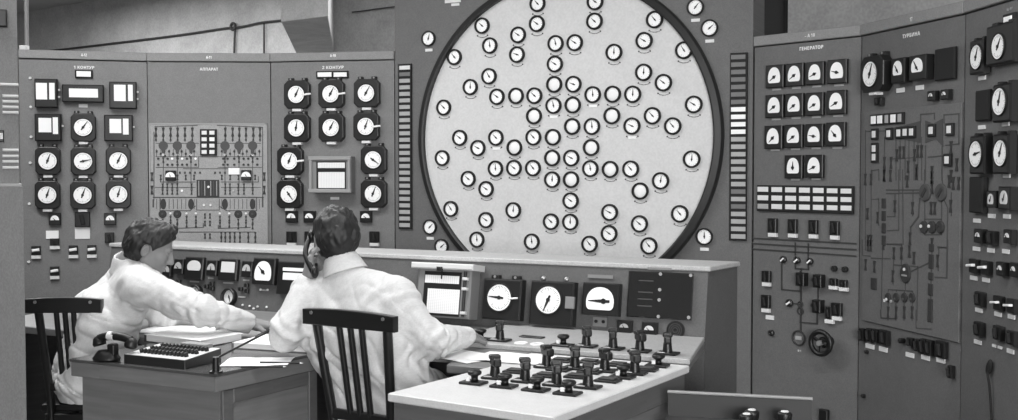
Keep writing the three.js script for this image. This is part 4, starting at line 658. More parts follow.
{ // intercom key box
  const a = onY(124.5, 363, DT), o = thing('intercom_box', 'low white-topped intercom box with rows of dark keys on the wing desk', 'intercom', a, KT), w = .31, dd = .2;
  const s = new THREE.Shape(); s.moveTo(0, 0); s.lineTo(dd, 0); s.lineTo(dd, .046); s.lineTo(0, .03); s.closePath(); const g = new THREE.ExtrudeGeometry(s, { depth: w, bevelEnabled: true, bevelThickness: .002, bevelSize: .002, bevelSegments: 1 }); g.rotateY(Math.PI / 2); g.translate(0, .002, 0); part('body', g, M.rim, o);
  const top = new THREE.BoxGeometry(w - .004, .004, dd - .004); part('top_plate', top, M.plate, o, [w / 2, .0415, -dd / 2], [.08, 0, 0]);
  const keyG = cached('key', () => { const k = new RoundedBoxGeometry(.012, .026, .016, 1, .004); k.translate(0, .006, 0); return k; });
  for (let j = 0; j < 3; j++) for (let i = 0; i < 13; i++) part('key', keyG, M.black, o, [.05 + i * .019 + j * .006, .0345 + (.045 + j * .05) * .08, -.045 - j * .05], [.35, 0, 0]);
  const pad = new RoundedBoxGeometry(.13, .02, .05, 1, .006); part('hood', pad, M.caseGrey, o, [.2, .058, -.185]);
}
{ // microphone on its post
  const p = onY(216, 373, DT), tip = onDepth(272, 329.5, 4.36), o = thing('desk_microphone', 'black post with a long thin rod rising from the wing desk corner', 'microphone', p, 0), L = (q) => q.clone().sub(p);
  part('post', new THREE.CylinderGeometry(.012, .014, .06, 16), M.black, o, [0, .03, 0]); part('foot', new THREE.CylinderGeometry(.024, .026, .008, 20), M.black, o, [0, .004, 0]);
  part('rod', barBetween(V3(-.008, .05, 0), L(tip), .0045, .0045), M.black, o); part('head', barBetween(L(onDepth(256, 337, 4.29)), L(tip), .006, .008), M.blackMatte, o);
}
// papers ---------------------------------------------------------------------------
function sheet(px, py, w, d, turn, y, label, m = M.paper, name = 'paper_sheet', cat = 'paper', group) {
  const p = onY(px, py, y), o = thing(name, label, cat, V3(p.x, y, p.z), turn, group), g = new THREE.PlaneGeometry(w, d, 14, 10); g.rotateX(-Math.PI / 2); const a = g.attributes.position;
  const seed = px * .37; for (let i = 0; i < a.count; i++) { const x = a.getX(i), z = a.getZ(i), e = Math.max(Math.abs(x) / w, Math.abs(z) / d) * 2; a.setY(i, .0015 + Math.max(0, .006 * N(x * 9 + seed, z * 9, 2) * e * e)); } g.computeVertexNormals();
  const under = g.clone(); under.translate(0, -.001, 0); const box = mergeGeometries([g, under]); part('sheet', box, m, o); return o;
}
sheet(462, 356, .3, .21, KT - .35, DESK + .001, 'white sheet of paper under the reaching sleeve beside the switch strip'); sheet(517, 358.5, .34, .22, KT + .05, DESK + .003, 'white paper lying against the light switch strip');
sheet(258, 362, .26, .19, KT + .5, DT + .001, 'loose white sheet on the glossy wing desk beside the microphone'); 
function book(px, py, w, h, d, turn, y, label, m) { const p = onY(px, py, y), o = thing('log_book', label, 'book', V3(p.x, y, p.z), turn); const g = new RoundedBoxGeometry(w, h, d, 1, .003); part('pages', g, M.paper, o, [0, h / 2, 0]); const c = new THREE.BoxGeometry(w + .012, .003, d + .012); part('cover', c, m, o, [0, -.0008 + .002, 0]); part('cover', c, M.paper, o, [0, h + .0015, 0]); part('spine', new THREE.BoxGeometry(.004, h + .004, d + .012), m, o, [-w / 2 - .004, h / 2 + .001, 0]); return o; }
book(286, 346, .36, .022, .25, KT + .12, DESK + .001, 'large flat white log book under the reaching hand', M.caseGrey);
book(194, 341, .34, .03, .24, KT - .1, DESK + .001, 'thick white log book under the stretched arm near the keys', M.grille);
sheet(178, 330, .34, .24, KT + .25, DESK + .002, 'white paper on the far worktop behind the stretched arm');
for (const [x, y, t, l] of [[262, 367, .5, 'dark pencil lying on the wing desk near its edge'], [280, 363, .35, 'second dark pencil beside the loose sheet on the wing desk']]) {
  const p = onY(x, y, DT + .004), o = thing('pencil', l, 'pencil', p, KT + t), g = new THREE.CylinderGeometry(.004, .004, .16, 6); g.rotateZ(Math.PI / 2); part('barrel', g, M.rim, o, [0, .001, 0]); const c = new THREE.ConeGeometry(.004, .014, 6); c.rotateZ(-Math.PI / 2); part('point', c, M.plate, o, [.087, .001, 0]);
}

// ------------------------------------------------------------------ chairs
function chair(a, b, height, label) {                          // a, b: world ends of the top rail
  const mid = a.clone().add(b).multiplyScalar(.5), d = b.clone().sub(a), turn = Math.atan2(-d.z, d.x), W = d.length(), o = thing('wooden_chair', label, 'chair', V3(mid.x, 0, mid.z), turn);
  // local x along the back, local z toward the viewer; the seat runs to -z
  const lean = (y) => (y > .46 ? .0 - .07 * (1 - (y - .46) / (height - .46)) : -.07);
  const w2 = W / 2 - .045, post = (s) => { const t = tube([V3(s * w2 * .8, .0, -.02), V3(s * w2 * .79, .25, -.06), V3(s * w2 * .8, .46, -.07), V3(s * w2 * .9, .7, lean(.7)), V3(s * w2, height - .03, 0)], .019, 20, 8); return t; };
  for (const s of [-1, 1]) part('back_post', post(s), M.chair, o);
  const rs = new THREE.Shape(); const hw = W / 2, rh = .06; rs.moveTo(-hw, -rh / 2); rs.lineTo(hw, -rh / 2); rs.lineTo(hw, rh / 2 - .008); rs.quadraticCurveTo(0, rh / 2 + .008, -hw, rh / 2 - .008); rs.closePath();
  const rg = new THREE.ExtrudeGeometry(rs, { depth: .024, bevelEnabled: true, bevelThickness: .004, bevelSize: .004, bevelSegments: 2, curveSegments: 12 }); part('top_rail', rg, M.chair, o, [0, height - .034, -.004]);
  for (const s of [-1, 1]) part('peg', new THREE.CylinderGeometry(.007, .007, .004, 12), M.metal, o, [s * w2, height - .02, .026], [Math.PI / 2, 0, 0]);
  part('lower_rail', cbox(w2 * 1.7, .04, .022, .004), M.chair, o, [0, .545, lean(.545) - .011]);
  for (const k of [-.3, 0, .3]) part('spindle', barBetween(V3(k * w2 * .95, .55, lean(.55)), V3(k * w2 * 1.05, height - .05, .004), .0125, .0125, 8), M.chair, o);
  const seat = new THREE.Shape(); seat.moveTo(-w2 - .02, .05); seat.lineTo(w2 + .02, .05); seat.quadraticCurveTo(w2 + .06, .3, w2 + .03, .43); seat.quadraticCurveTo(0, .47, -w2 - .03, .43); seat.quadraticCurveTo(-w2 - .06, .3, -w2 - .02, .05); const sg = new THREE.ExtrudeGeometry(seat, { depth: .02, bevelEnabled: true, bevelThickness: .006, bevelSize: .006, bevelSegments: 2 }); sg.rotateX(-Math.PI / 2); part('seat', sg, M.chair, o, [0, .432, -.04]);
  for (const s of [-1, 1]) { part('leg', barBetween(V3(s * (w2 + .01), .43, -.43), V3(s * (w2 + .025), 0, -.45), .019, .016, 10), M.chair, o); part('stretcher', barBetween(V3(s * (w2 + .012), .2, -.06), V3(s * (w2 + .016), .2, -.44), .011, .011, 8), M.chair, o); }
  part('seat_rail', cbox(w2 * 2, .05, .02, .003), M.chair, o, [0, .395, -.08]); part('stretcher', barBetween(V3(-w2, .24, -.06), V3(w2, .24, -.06), .011, .011, 8), M.chair, o);
  return o;
}
chair(onY(27, 297, .95), onY(102.5, 297, .95), .95, 'dark slat-back wooden chair under the operator stretching his arm');
chair(onY(307, 306, .97), onY(396.5, 314, .97), .97, 'dark slat-back wooden chair under the operator seen from behind');

// ------------------------------------------------------------------ equipment cabinet at the far left, cut by the frame
{
  const d0 = 4.0, r0 = onDepth(22, 200, d0); r0.y = 0; const turn = THREE.MathUtils.degToRad(26), o = thing('equipment_cabinet', 'tall grey steel cabinet with pale ventilation louvres and black latch box', 'cabinet', r0, turn), fr = frameOf(r0, turn), P = { o, fr };
  const yb = hit(fr, 10, 187, 0).y, w = .7, low = new THREE.BoxGeometry(w, yb, .36); part('lower_body', low, M.cabinet, o, [-w / 2 + .004, yb / 2, -.18]); const up = new THREE.BoxGeometry(w, 2.6 - yb - .012, .32); part('upper_body', up, M.cabinet, o, [-w / 2 - .006, yb + .012 + (2.6 - yb - .012) / 2, -.2]);
  part('shelf_lip', cbox(w, .012, .34, .002), M.steelGrey, o, [-w / 2, yb + .006, -.35]);
  for (const y of [84.5, 96, 101.5, 107, 112.4, 150, 156, 161.5, 167.5]) { const q = rectOn(fr, y < 90 ? 0 : 2.5, y - 1.4, 18.5, y + 1.4, -.03), s = new THREE.Mesh(cbox(q.w, q.h, .012, .003), M.caseLight); s.name = 'louvre'; put(s, o, fr, q.u, q.v, -.0395); }
  { const q = rectOn(fr, -6, 130, 4, 142, -.03), s = new THREE.Mesh(cbox(q.w, q.h, .012, .003), M.black); s.name = 'label_holder'; put(s, o, fr, q.u, q.v, -.0395); ledge(s, 'card', slab(q.w * .8, q.h * .5, .002), M.caseLight, 0, 0, .012); }
  { const q = rectOn(fr, -6, 10, 6.5, 27, -.03), s = new THREE.Mesh(cbox(q.w, q.h, .03, .004), M.black); s.name = 'latch_box'; put(s, o, fr, q.u, q.v, -.0395); }
}
{ // pale pipe and bracket that rise behind the cabinet
  const p = hit(PA.fr, 26.5, 30, -.05).applyMatrix4(PA.fr.m), b = V3(p.x, H_LEFT, p.z), o = thing('conduit_pipe', 'pale vertical conduit standing on the end of the far panel', 'pipe', b); part('pipe', new THREE.CylinderGeometry(.014, .014, CEIL - H_LEFT - .002, 12), M.caseGrey, o, [0, (CEIL - H_LEFT - .002) / 2 + .001, 0]); part('bracket', cbox(.05, .03, .05, .004), M.caseLight, o, [-.01, .001 + .015, -.01]);
}
// ------------------------------------------------------------------ low switch box beside the wing desk
{
  const a = onY(668, 389.8, .713), b = onY(812, 397, .713), d = b.clone().sub(a), turn = Math.atan2(-d.z, d.x), w = d.length(), o = thing('low_switch_box', 'low dark steel switch box with pale top edge and round knobs', 'switch box', V3(a.x, 0, a.z), turn);
  part('back_box', new THREE.BoxGeometry(w, .7, .02), M.grille, o, [w / 2, .35, -.01]); part('top_edge', cbox(w + .004, .008, .022, .002), M.steelGrey, o, [w / 2, .705, -.02]); part('ledge', new THREE.BoxGeometry(w, .62, .26), M.grille, o, [w / 2, .31, .131]);
  const kn = new THREE.LatheGeometry([[.0005, 0], [.02, 0], [.02, .01], [.024, .03], [.026, .05], [.02, .056], [.0005, .057]].map(([x, y]) => new THREE.Vector2(x, y)), 20);
  for (const [u, z] of [[.30, .1], [.41, .1], [.285, .17]]) { const k = part('knob', kn, M.black, o, [u, .6205, z]); part('cap', cached('knobShine', () => { const g = new THREE.CylinderGeometry(.012, .014, .003, 16); g.translate(0, .0585, 0); return g; }), M.plate, k); }  // pale disc paints the lit top of each knob
}

// ------------------------------------------------------------------ the two operators: distance fields meshed with surface nets
function nets(sdf, min, max, cell) {
  const nx = Math.ceil((max.x - min.x) / cell) + 1, ny = Math.ceil((max.y - min.y) / cell) + 1, nz = Math.ceil((max.z - min.z) / cell) + 1, f = new Float32Array(nx * ny * nz), id = (i, j, k) => (k * ny + j) * nx + i;
  for (let k = 0; k < nz; k++) for (let j = 0; j < ny; j++) for (let i = 0; i < nx; i++) f[id(i, j, k)] = sdf(min.x + i * cell, min.y + j * cell, min.z + k * cell);
  const vid = new Int32Array(nx * ny * nz).fill(-1), pos = [], idx = [];
  const E = [[0, 1], [2, 3], [4, 5], [6, 7], [0, 2], [1, 3], [4, 6], [5, 7], [0, 4], [1, 5], [2, 6], [3, 7]], v = new Float32Array(8);
  for (let k = 0; k < nz - 1; k++) for (let j = 0; j < ny - 1; j++) for (let i = 0; i < nx - 1; i++) {
    let m = 0; for (let c = 0; c < 8; c++) { v[c] = f[id(i + (c & 1), j + ((c >> 1) & 1), k + (c >> 2))]; if (v[c] < 0) m |= 1 << c; }
    if (m === 0 || m === 255) continue;
    let x = 0, y = 0, z = 0, n = 0;
    for (const [a, b] of E) { if ((v[a] < 0) === (v[b] < 0)) continue; const t = v[a] / (v[a] - v[b]); x += (a & 1) + t * ((b & 1) - (a & 1)); y += ((a >> 1) & 1) + t * (((b >> 1) & 1) - ((a >> 1) & 1)); z += (a >> 2) + t * ((b >> 2) - (a >> 2)); n++; }
    vid[id(i, j, k)] = pos.length / 3; pos.push(min.x + (i + x / n) * cell, min.y + (j + y / n) * cell, min.z + (k + z / n) * cell);
  }
  const quad = (a, b, c, d, flip) => { if (a < 0 || b < 0 || c < 0 || d < 0) return; flip ? idx.push(a, c, b, a, d, c) : idx.push(a, b, c, a, c, d); };
  for (let k = 1; k < nz - 1; k++) for (let j = 1; j < ny - 1; j++) for (let i = 1; i < nx - 1; i++) {
    const s = f[id(i, j, k)] < 0;
    if (s !== f[id(i + 1, j, k)] < 0) quad(vid[id(i, j - 1, k - 1)], vid[id(i, j, k - 1)], vid[id(i, j, k)], vid[id(i, j - 1, k)], !s);
    if (s !== f[id(i, j + 1, k)] < 0) quad(vid[id(i - 1, j, k - 1)], vid[id(i - 1, j, k)], vid[id(i, j, k)], vid[id(i, j, k - 1)], !s);
    if (s !== f[id(i, j, k + 1)] < 0) quad(vid[id(i - 1, j - 1, k)], vid[id(i, j - 1, k)], vid[id(i, j, k)], vid[id(i - 1, j, k)], !s);
  }
  const g = new THREE.BufferGeometry(); g.setAttribute('position', new THREE.Float32BufferAttribute(pos, 3)); g.setIndex(idx); g.computeVertexNormals();
  const uv = new Float32Array(pos.length / 3 * 2); for (let i = 0; i < pos.length / 3; i++) { uv[i * 2] = pos[i * 3] + pos[i * 3 + 2]; uv[i * 2 + 1] = pos[i * 3 + 1]; } g.setAttribute('uv', new THREE.BufferAttribute(uv, 2)); return g;
}
const smin = (a, b, k) => { const h = Math.max(k - Math.abs(a - b), 0) / k; return Math.min(a, b) - h * h * k * .25; };
const smax = (a, b, k) => -smin(-a, -b, k);
function cap(a, b, ra, rb) { const dx = b.x - a.x, dy = b.y - a.y, dz = b.z - a.z, l2 = dx * dx + dy * dy + dz * dz || 1e-9; return (x, y, z) => { const px = x - a.x, py = y - a.y, pz = z - a.z, t = Math.max(0, Math.min(1, (px * dx + py * dy + pz * dz) / l2)), ex = px - dx * t, ey = py - dy * t, ez = pz - dz * t; return Math.sqrt(ex * ex + ey * ey + ez * ez) - ra - (rb - ra) * t; }; }
function ell(c, r) { return (x, y, z) => { const a = (x - c.x) / r.x, b = (y - c.y) / r.y, d = (z - c.z) / r.z, k0 = Math.sqrt(a * a + b * b + d * d), e = a / r.x, g = b / r.y, h = d / r.z, k1 = Math.sqrt(e * e + g * g + h * h) || 1e-6; return k0 * (k0 - 1) / k1; }; }
const union = (list, k) => (x, y, z) => { let d = 1e9; for (const f of list) d = smin(d, f(x, y, z), k); return d; };
function bounds(pts, pad) { const b = new THREE.Box3(); pts.forEach((p) => b.expandByPoint(p)); b.expandByScalar(pad); return b; }
const mix = (a, b, t) => a.clone().lerp(b, t);
// head in its own frame: x to its right, y up, z forward; about 0.24 m tall
const c3 = V3;
const cranium = ell(c3(0, .035, -.012), c3(.075, .084, .096));
const headShape = (() => {
  const face = ell(c3(0, -.035, .028), c3(.06, .086, .066)), chin = cap(c3(-.012, -.105, .064), c3(.012, -.105, .064), .02, .02), jawL = cap(c3(-.052, -.052, .0), c3(-.012, -.104, .058), .022, .02), jawR = cap(c3(.052, -.052, .0), c3(.012, -.104, .058), .022, .02);
  const nose = cap(c3(0, .008, .091), c3(0, -.034, .11), .008, .0115), wing = cap(c3(-.012, -.038, .096), c3(.012, -.038, .096), .009, .009), brow = cap(c3(-.038, .02, .08), c3(.038, .02, .08), .011, .011), lipU = cap(c3(-.02, -.063, .089), c3(.02, -.063, .089), .0065, .0065), lipL = cap(c3(-.017, -.075, .088), c3(.017, -.075, .088), .007, .007), cheekL = ell(c3(-.04, -.025, .06), c3(.026, .024, .024)), cheekR = ell(c3(.04, -.025, .06), c3(.026, .024, .024));
  const sockL = ell(c3(-.032, .0, .1), c3(.018, .012, .016)), sockR = ell(c3(.032, .0, .1), c3(.018, .012, .016)), eyeL = ell(c3(-.031, -.001, .077), c3(.013, .011, .012)), eyeR = ell(c3(.031, -.001, .077), c3(.013, .011, .012)), mouth = cap(c3(-.02, -.0688, .098), c3(.02, -.0688, .098), .003, .003);
  const earL = ell(c3(-.079, -.008, -.012), c3(.011, .03, .018)), earR = ell(c3(.079, -.008, -.012), c3(.011, .03, .018)), conchL = ell(c3(-.089, -.006, -.008), c3(.008, .016, .01)), conchR = ell(c3(.089, -.006, -.008), c3(.008, .016, .01));
  return (x, y, z) => {
    let d = smin(cranium(x, y, z), face(x, y, z), .03); d = smin(d, chin(x, y, z), .025); d = smin(d, Math.min(jawL(x, y, z), jawR(x, y, z)), .025); d = smin(d, Math.min(cheekL(x, y, z), cheekR(x, y, z)), .02); d = smin(d, brow(x, y, z), .014);
    d = smax(d, -Math.min(sockL(x, y, z), sockR(x, y, z)), .012); d = Math.min(d, Math.min(eyeL(x, y, z), eyeR(x, y, z))); d = smin(d, nose(x, y, z), .01); d = smin(d, wing(x, y, z), .008); d = smin(d, Math.min(lipU(x, y, z), lipL(x, y, z)), .005); d = smax(d, -mouth(x, y, z), .003);
    const ears = smax(Math.min(earL(x, y, z), earR(x, y, z)), -Math.min(conchL(x, y, z), conchR(x, y, z)), .006); return smin(d, ears, .008);
  };
})();
function hairShape(quiff) {
  const tuft = cap(c3(-.03, .1, .05), c3(.035, .102, .054), .028, .026), back = ell(c3(0, .012, -.035), c3(.08, .1, .086));
  return (x, y, z) => {
    const wave = .009 * N(x * 30 + 2, y * 22, z * 34) + .004 * N(x * 80, y * 40 + 5, z * 90);
    let d = Math.min(cranium(x, y, z) - .013, back(x, y, z) - .006); if (quiff) d = smin(d, tuft(x, y, z), .03); d -= wave;
    const keep = -(y * .72 - z * .69 + (z < -.03 ? .034 : .012 + Math.max(0, (.03 - z) / .06) * .022)); d = smax(d, keep, .012);                      // hairline from brow to nape
    const earHole = Math.hypot(Math.abs(x) - .08, (y + .01) * .8, z + .006) - .026; return smax(d, -earHole, .008);
  };
}
function headFrame(c, fwd, up) { const f = fwd.clone().normalize(), r = f.clone().cross(up).normalize(), u = r.clone().cross(f).normalize(); const m = new THREE.Matrix4().makeBasis(r.clone().negate(), u, f); m.setPosition(c); return m; }
function localMesh(sdf, m, box, cell) { const g = nets(sdf, box.min, box.max, cell); g.applyMatrix4(m); return g; }
function handShapes(wrist, dir, palmOut, curl, s, mirror = 1) {       // dir: wrist to knuckles; palmOut: the way the palm faces
  const D = dir.clone().normalize(), Nn = palmOut.clone().addScaledVector(D, -palmOut.dot(D)).normalize(), S = D.clone().cross(Nn).multiplyScalar(mirror), at = (a, b, c) => wrist.clone().addScaledVector(D, a * s).addScaledVector(S, b * s).addScaledVector(Nn, c * s), out = [], palm = [];
  palm.push(cap(at(-.03, 0, 0), at(.02, 0, 0), .026 * s, .026 * s)); for (const b of [-.028, -.01, .01, .027]) palm.push(cap(at(.018, b * .7, 0), at(.085, b, 0), .016 * s, .013 * s));
  [[-.03, .065, .0085], [-.01, .08, .0092], [.01, .085, .0095], [.03, .075, .009]].forEach(([b, len, r], i) => {
    let p = at(.085, b, 0), a = curl * .5; for (const fr of [.45, .32, .23]) { const q = p.clone().addScaledVector(D, Math.cos(a) * len * fr * s).addScaledVector(Nn, Math.sin(a) * len * fr * s).addScaledVector(S, b * .12 * s); out.push(cap(p, q, r * s, r * .93 * s)); p = q; a += curl * .75; }
  });
  const t0 = at(.02, .03, .006), t1 = at(.055, .055, .018), t2 = at(.085, .06, .03); out.push(cap(t0, t1, .012 * s, .0105 * s), cap(t1, t2, .0105 * s, .009 * s));
  return { sdf: (x, y, z) => { let d = union(palm, .02)(x, y, z); for (const f of out) d = smin(d, f(x, y, z), .006); return d; }, box: bounds([at(-.04, 0, 0), at(.19, .08, .09), at(.19, -.06, -.06), at(0, -.06, 0)], .03) };
}
function buildPerson(J) {
  const base = V3(J.pelvis.x, 0, J.pelvis.z), o = thing('person', J.label, 'person', base), rel = (g) => { g.translate(-base.x, 0, -base.z); return g; };
  const up = V3(0, 1, 0), side = J.shR.clone().sub(J.shL).normalize(), chest = mix(J.shL, J.shR, .5), fwd = J.forward.clone().normalize();
  const hipSide = fwd.clone().cross(up).normalize(), hipL = J.pelvis.clone().addScaledVector(hipSide, -.09), hipR = J.pelvis.clone().addScaledVector(hipSide, .09);
  const ribs = mix(J.pelvis, chest, .62).addScaledVector(fwd, J.slump || 0), cL = ribs.clone().addScaledVector(side, -.085), cR = ribs.clone().addScaledVector(side, .085), uL = mix(J.shL, J.shR, .26), uR = mix(J.shL, J.shR, .74); const neck = J.neck;
  // flesh: trunk, limbs, neck in one field
  const flesh = [cap(hipL, cL, .105, .1), cap(hipR, cR, .105, .1), cap(cL, uL, .1, .075), cap(cR, uR, .1, .075), cap(J.shL, J.shR, .055, .055), cap(J.shL, J.elL, .05, .042), cap(J.shR, J.elR, .05, .042), cap(J.elL, J.wrL, .04, .028), cap(J.elR, J.wrR, .04, .028), cap(mix(uL, uR, .5), neck, .058, .053), cap(neck, J.skull, .053, .05), cap(hipL, J.knL, .08, .055), cap(hipR, J.knR, .08, .055), cap(J.knL, J.anL, .052, .036), cap(J.knR, J.anR, .052, .036)];
  const bodyBox = bounds([J.pelvis, chest, J.shL, J.shR, J.elL, J.elR, J.wrL, J.wrR, J.knL, J.knR, J.anL, J.anR, J.skull], .13), pieces = [nets(union(flesh, .05), bodyBox.min, bodyBox.max, .016)];
  const hm = headFrame(J.head, J.face, J.headUp || up), hb = new THREE.Box3(V3(-.11, -.15, -.13), V3(.11, .14, .14));
  const hs = J.headScale || 1; const hms = hm.clone().scale(V3(hs, hs, hs)); pieces.push(localMesh(headShape, hms, hb, .0035));
  for (const h of [J.handL, J.handR]) { const q = handShapes(h.at, h.dir, h.palm, h.curl, h.s || 1, h.mirror || 1); pieces.push(nets(q.sdf, q.box.min, q.box.max, .0035)); }
  part('body', rel(mergeGeometries(pieces)), M.skin, o);
  part('hair', rel(localMesh(hairShape(J.quiff), hms, new THREE.Box3(V3(-.12, -.12, -.15), V3(.12, .16, .13)), .004)), M.hair, o);
  // coat: a looser field with gathered cloth, open at the neck and the cuffs
  const fat = J.coat || 1, lump = .022;
  const trunk = [cap(hipL, cL, .135 * fat, .128 * fat), cap(hipR, cR, .135 * fat, .128 * fat), cap(cL, uL, .128 * fat, .092), cap(cR, uR, .128 * fat, .092), cap(J.shL, J.shR, .078, .078), cap(hipL.clone().addScaledVector(up, -.02), hipL.clone().addScaledVector(fwd, .16), .125, .11), cap(hipR.clone().addScaledVector(up, -.02), hipR.clone().addScaledVector(fwd, .16), .125, .11)];
  const cuffL = mix(J.elL, J.wrL, 1), cuffR = mix(J.elR, J.wrR, 1);
  const arms = [cap(J.shL, J.elL, .082, .07), cap(J.elL, cuffL, .068, .046), cap(J.shR, J.elR, .082, .07), cap(J.elR, cuffR, .068, .046)];
  const collar = cap(mix(uL, uR, .5), mix(mix(uL, uR, .5), neck, 1.02), .088, .078), T = union(trunk, .07), A = union(arms, .025), hole = cap(mix(uL, uR, .5).lerp(neck, .8), neck.clone().add(neck.clone().sub(mix(uL, uR, .5)).multiplyScalar(.8)), .055, .062);
  const nk = neck; const trap = union([cap(mix(neck, mix(uL, uR, .5), .35), J.shL, .058, .066), cap(mix(neck, mix(uL, uR, .5), .35), J.shR, .058, .066)], .03);
  const capEnd = (c, e) => { const d = c.clone().sub(e).normalize(), k = d.dot(c); return (x, y, z) => d.x * x + d.y * y + d.z * z - k; }, endL = capEnd(cuffL, J.elL), endR = capEnd(cuffR, J.elR);
  // creases run across the bends of the sleeves and slant over the back
  const limb = [[J.shL, J.elL, J.wrL], [J.shR, J.elR, J.wrR]];
  const fold = (x, y, z) => {
    let f = .0; const p = V3(x, y, z);
    for (const [s, e, w] of limb) { const de = Math.hypot(x - e.x, y - e.y, z - e.z), dir = mix(s, w, .5).sub(e); if (de < .17) { const ax = w.clone().sub(s).normalize(), t = (x - s.x) * ax.x + (y - s.y) * ax.y + (z - s.z) * ax.z; f += .010 * (1 - de / .17) * Math.sin(t * 105 + 9 * N(x * 7, y * 7, z * 7)); } const ds = Math.hypot(x - s.x, y - s.y, z - s.z); if (ds < .2) { const ax = e.clone().sub(s).normalize(), t = (x - s.x) * ax.x + (y - s.y) * ax.y + (z - s.z) * ax.z; f += .006 * (1 - ds / .2) * Math.sin(t * 70 + 10 * N(x * 6, y * 6, z * 6 + 3)); } }
    const q = N(x * 5, y * 5, z * 5) * 2.2, a = (x * J.foldDir.x + y * J.foldDir.y + z * J.foldDir.z) * 48 + q * 2.4; const low = .35 + .65 * Math.max(0, Math.min(1, (chest.y - .02 - y) / .22)); f += .0055 * low * Math.sin(a) * (.35 + .65 * Math.abs(N(x * 4 + 8, y * 4, z * 4))) * 1.5 + .008 * low * N(x * 9, y * 7, z * 9) + .004 * N(x * 21, y * 15, z * 21);
    const u = x * J.foldDir.x + y * J.foldDir.y + z * J.foldDir.z; const c1 = N(u * 13 + x * 2, y * 3.5 + 3, z * 3.5 + x * 2), c2 = N(u * 9 + 40, x * 4, z * 4 - y * 2); for (const c of [c1, c2]) { const g = Math.max(0, 1 - Math.abs(c) * 7); f -= .009 * low * g * g; } return f;
  };
  const coatField = (x, y, z) => { let d = smin(smin(T(x, y, z), trap(x, y, z), .05), collar(x, y, z), .02); let a = A(x, y, z); a = smax(a, Math.max(-1, -1), .01); const eL = Math.hypot(x - cuffL.x, y - cuffL.y, z - cuffL.z) < .12 ? endL(x, y, z) : -1, eR = Math.hypot(x - cuffR.x, y - cuffR.y, z - cuffR.z) < .12 ? endR(x, y, z) : -1; a = Math.max(a, eL, eR); d = smin(d, a, .035); if (d < .03) { const dn = Math.hypot(x - nk.x, y - nk.y, z - nk.z); d -= fold(x, y, z) * Math.max(0, Math.min(1, (dn - .09) / .08)); } return smax(d, -hole(x, y, z), .012); };
  const coatBox = bounds([J.pelvis, chest, J.shL, J.shR, J.elL, J.elR, J.wrL, J.wrR, hipL, hipR, hipL.clone().addScaledVector(fwd, .16), hipR.clone().addScaledVector(fwd, .16)], .17); coatBox.min.y = Math.max(coatBox.min.y, J.seatY || .45);
  part('coat', rel(nets(coatField, coatBox.min, coatBox.max, .007)), M.coat, o).userData.label = 'loose white work coat';
  { // turned-down collar: a flared band around the neck
    const ax = neck.clone().sub(mix(uL, uR, .5)).normalize(), prof = [[.067, .03], [.071, .034], [.076, .03], [.092, -.016], [.097, -.024], [.092, -.026], [.072, .016], [.067, .03]].map(([x, y]) => new THREE.Vector2(x, y)), g = new THREE.LatheGeometry(prof, 40, .35, Math.PI * 2 - .7);
    g.applyQuaternion(new THREE.Quaternion().setFromUnitVectors(V3(0, 0, 1), V3(fwd.x, 0, fwd.z).normalize())); g.applyQuaternion(new THREE.Quaternion().setFromUnitVectors(V3(0, 1, 0), ax)); const p = mix(mix(uL, uR, .5), neck, .95); g.translate(p.x, p.y, p.z); part('collar', rel(g), M.coat, o);
  }
  const legs = [cap(hipL, J.knL, .1, .075), cap(hipR, J.knR, .1, .075), cap(J.knL, J.anL, .074, .06), cap(J.knR, J.anR, .074, .06)], LG = union(legs, .03), lb = bounds([hipL, hipR, J.knL, J.knR, J.anL, J.anR], .12);
  part('trousers', rel(nets((x, y, z) => LG(x, y, z) - .006 * Math.sin(y * 60 + 8 * N(x * 6, y * 6, z * 6)) * (y < .46 ? 1 : .2), lb.min, lb.max, .012)), M.trousers, o);
  for (const [a] of [[J.anL], [J.anR]]) { const toe = a.clone().addScaledVector(fwd, .15); toe.y = .035; const heel = a.clone().addScaledVector(fwd, -.04); heel.y = .035; const f = union([cap(heel, toe, .035, .032), cap(a, heel, .045, .035)], .03), b = bounds([heel, toe, a], .07); b.min.y = -.005; part('shoe', rel(nets((x, y, z) => Math.max(f(x, y, z), -y + .002), b.min, b.max, .007)), M.shoe, o); }
  return o;
}
const at = onDepth;
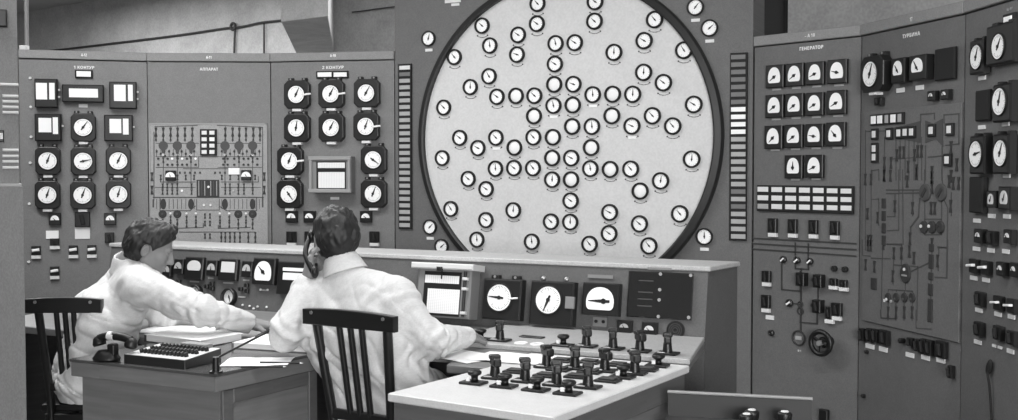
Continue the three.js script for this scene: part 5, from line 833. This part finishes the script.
{ // operator on the left, stretching his right arm over the papers
  const pelvis = at(88, 377, 5.02), fwd = V3(.86, 0, -.5), knee = (s) => { const p = pelvis.clone().addScaledVector(fwd, .42).addScaledVector(V3(.5, 0, .86), s * .1); p.y = .5; return p; }, ank = (s) => { const p = pelvis.clone().addScaledVector(fwd, .36).addScaledVector(V3(.5, 0, .86), s * .1); p.y = .09; return p; };
  const wrR = at(251, 323.5, 5.0), wrL = at(205, 322, 5.5);
  buildPerson({ label: 'dark-haired operator in white coat, in profile, stretching his arm across the desk', pelvis, forward: fwd, shR: at(141, 287, 4.86), shL: at(126, 280, 5.2), neck: at(130.5, 263, 5.0), skull: at(143, 252, 5.0), head: at(150.5, 247.5, 4.98), face: V3(.9, -.36, -.2), headUp: V3(.36, 1, 0), quiff: true, headScale: 1.0,
    elR: at(203, 311, 4.8), wrR, elL: at(165, 318, 5.35), wrL, knL: knee(-1), knR: knee(1), anL: ank(-1), anR: ank(1), coat: 1.04, seatY: .47, foldDir: V3(.35, .9, .2), slump: -.05,
    handR: { at: wrR.clone().add(V3(.012, -.004, 0)), dir: V3(.95, -.12, -.1), palm: V3(0, -1, 0), curl: .5, mirror: -1 }, handL: { at: wrL, dir: V3(.9, -.1, .2), palm: V3(0, -1, 0), curl: .4 } });
}
{ // operator seen from behind, telephone at his ear
  const pelvis = at(386, 400, 4.4), fwd = V3(.45, 0, -.89), r = V3(.89, 0, .45), knee = (s) => { const p = pelvis.clone().addScaledVector(fwd, .42).addScaledVector(r, s * .1); p.y = .5; return p; }, ank = (s) => { const p = pelvis.clone().addScaledVector(fwd, .38).addScaledVector(r, s * .1); p.y = .09; return p; };
  const wrL = at(309, 281, 4.46), wrR = at(467, 337, 4.6);
  buildPerson({ label: 'operator in white coat seen from behind with a telephone at his ear', pelvis, forward: fwd, shL: at(311, 297, 4.54), shR: at(395, 299, 4.37), neck: at(343, 266, 4.48), skull: at(339, 252, 4.51), head: at(336, 239.5, 4.53), face: V3(-.28, -.2, -.94), quiff: false, headScale: 1.06,
    elL: at(286, 334, 4.36), wrL, elR: at(431, 341, 4.33), wrR, knL: knee(-1), knR: knee(1), anL: ank(-1), anR: ank(1), coat: 1.08, seatY: .46, foldDir: V3(.5, .7, .3), slump: -.03,
    handL: { at: wrL.clone().add(V3(0, .01, 0)), dir: V3(.02, 1, -.12), palm: V3(.9, 0, -.3), curl: .75, s: .95 }, handR: { at: wrR.clone().add(V3(.004, -.002, -.012)), dir: V3(.35, -.2, -.9), palm: V3(0, -1, 0), curl: .5, mirror: -1, s: .95 } });
  const a = at(310, 236, 4.52), b = at(313, 272, 4.42), o = thing('telephone_handset', 'black telephone handset held to the ear of the operator seen from behind', 'handset', a), L = (p) => p.clone().sub(a);
  part('grip', tube([V3(0, 0, 0), L(mix(a, b, .5)).add(V3(-.022, 0, .01)), L(b)], .0115, 20, 10), M.black, o);
  for (const p of [a, b]) { const g = new THREE.SphereGeometry(.026, 18, 12); g.scale(.6, 1, 1); part('handset_cap', g, M.black, o, L(p).add(V3(.008, 0, 0)).toArray()); }
}

scene.traverse((o) => { if (o.isMesh) { o.castShadow = true; o.receiveShadow = true; } });
renderer.render(scene, camera);
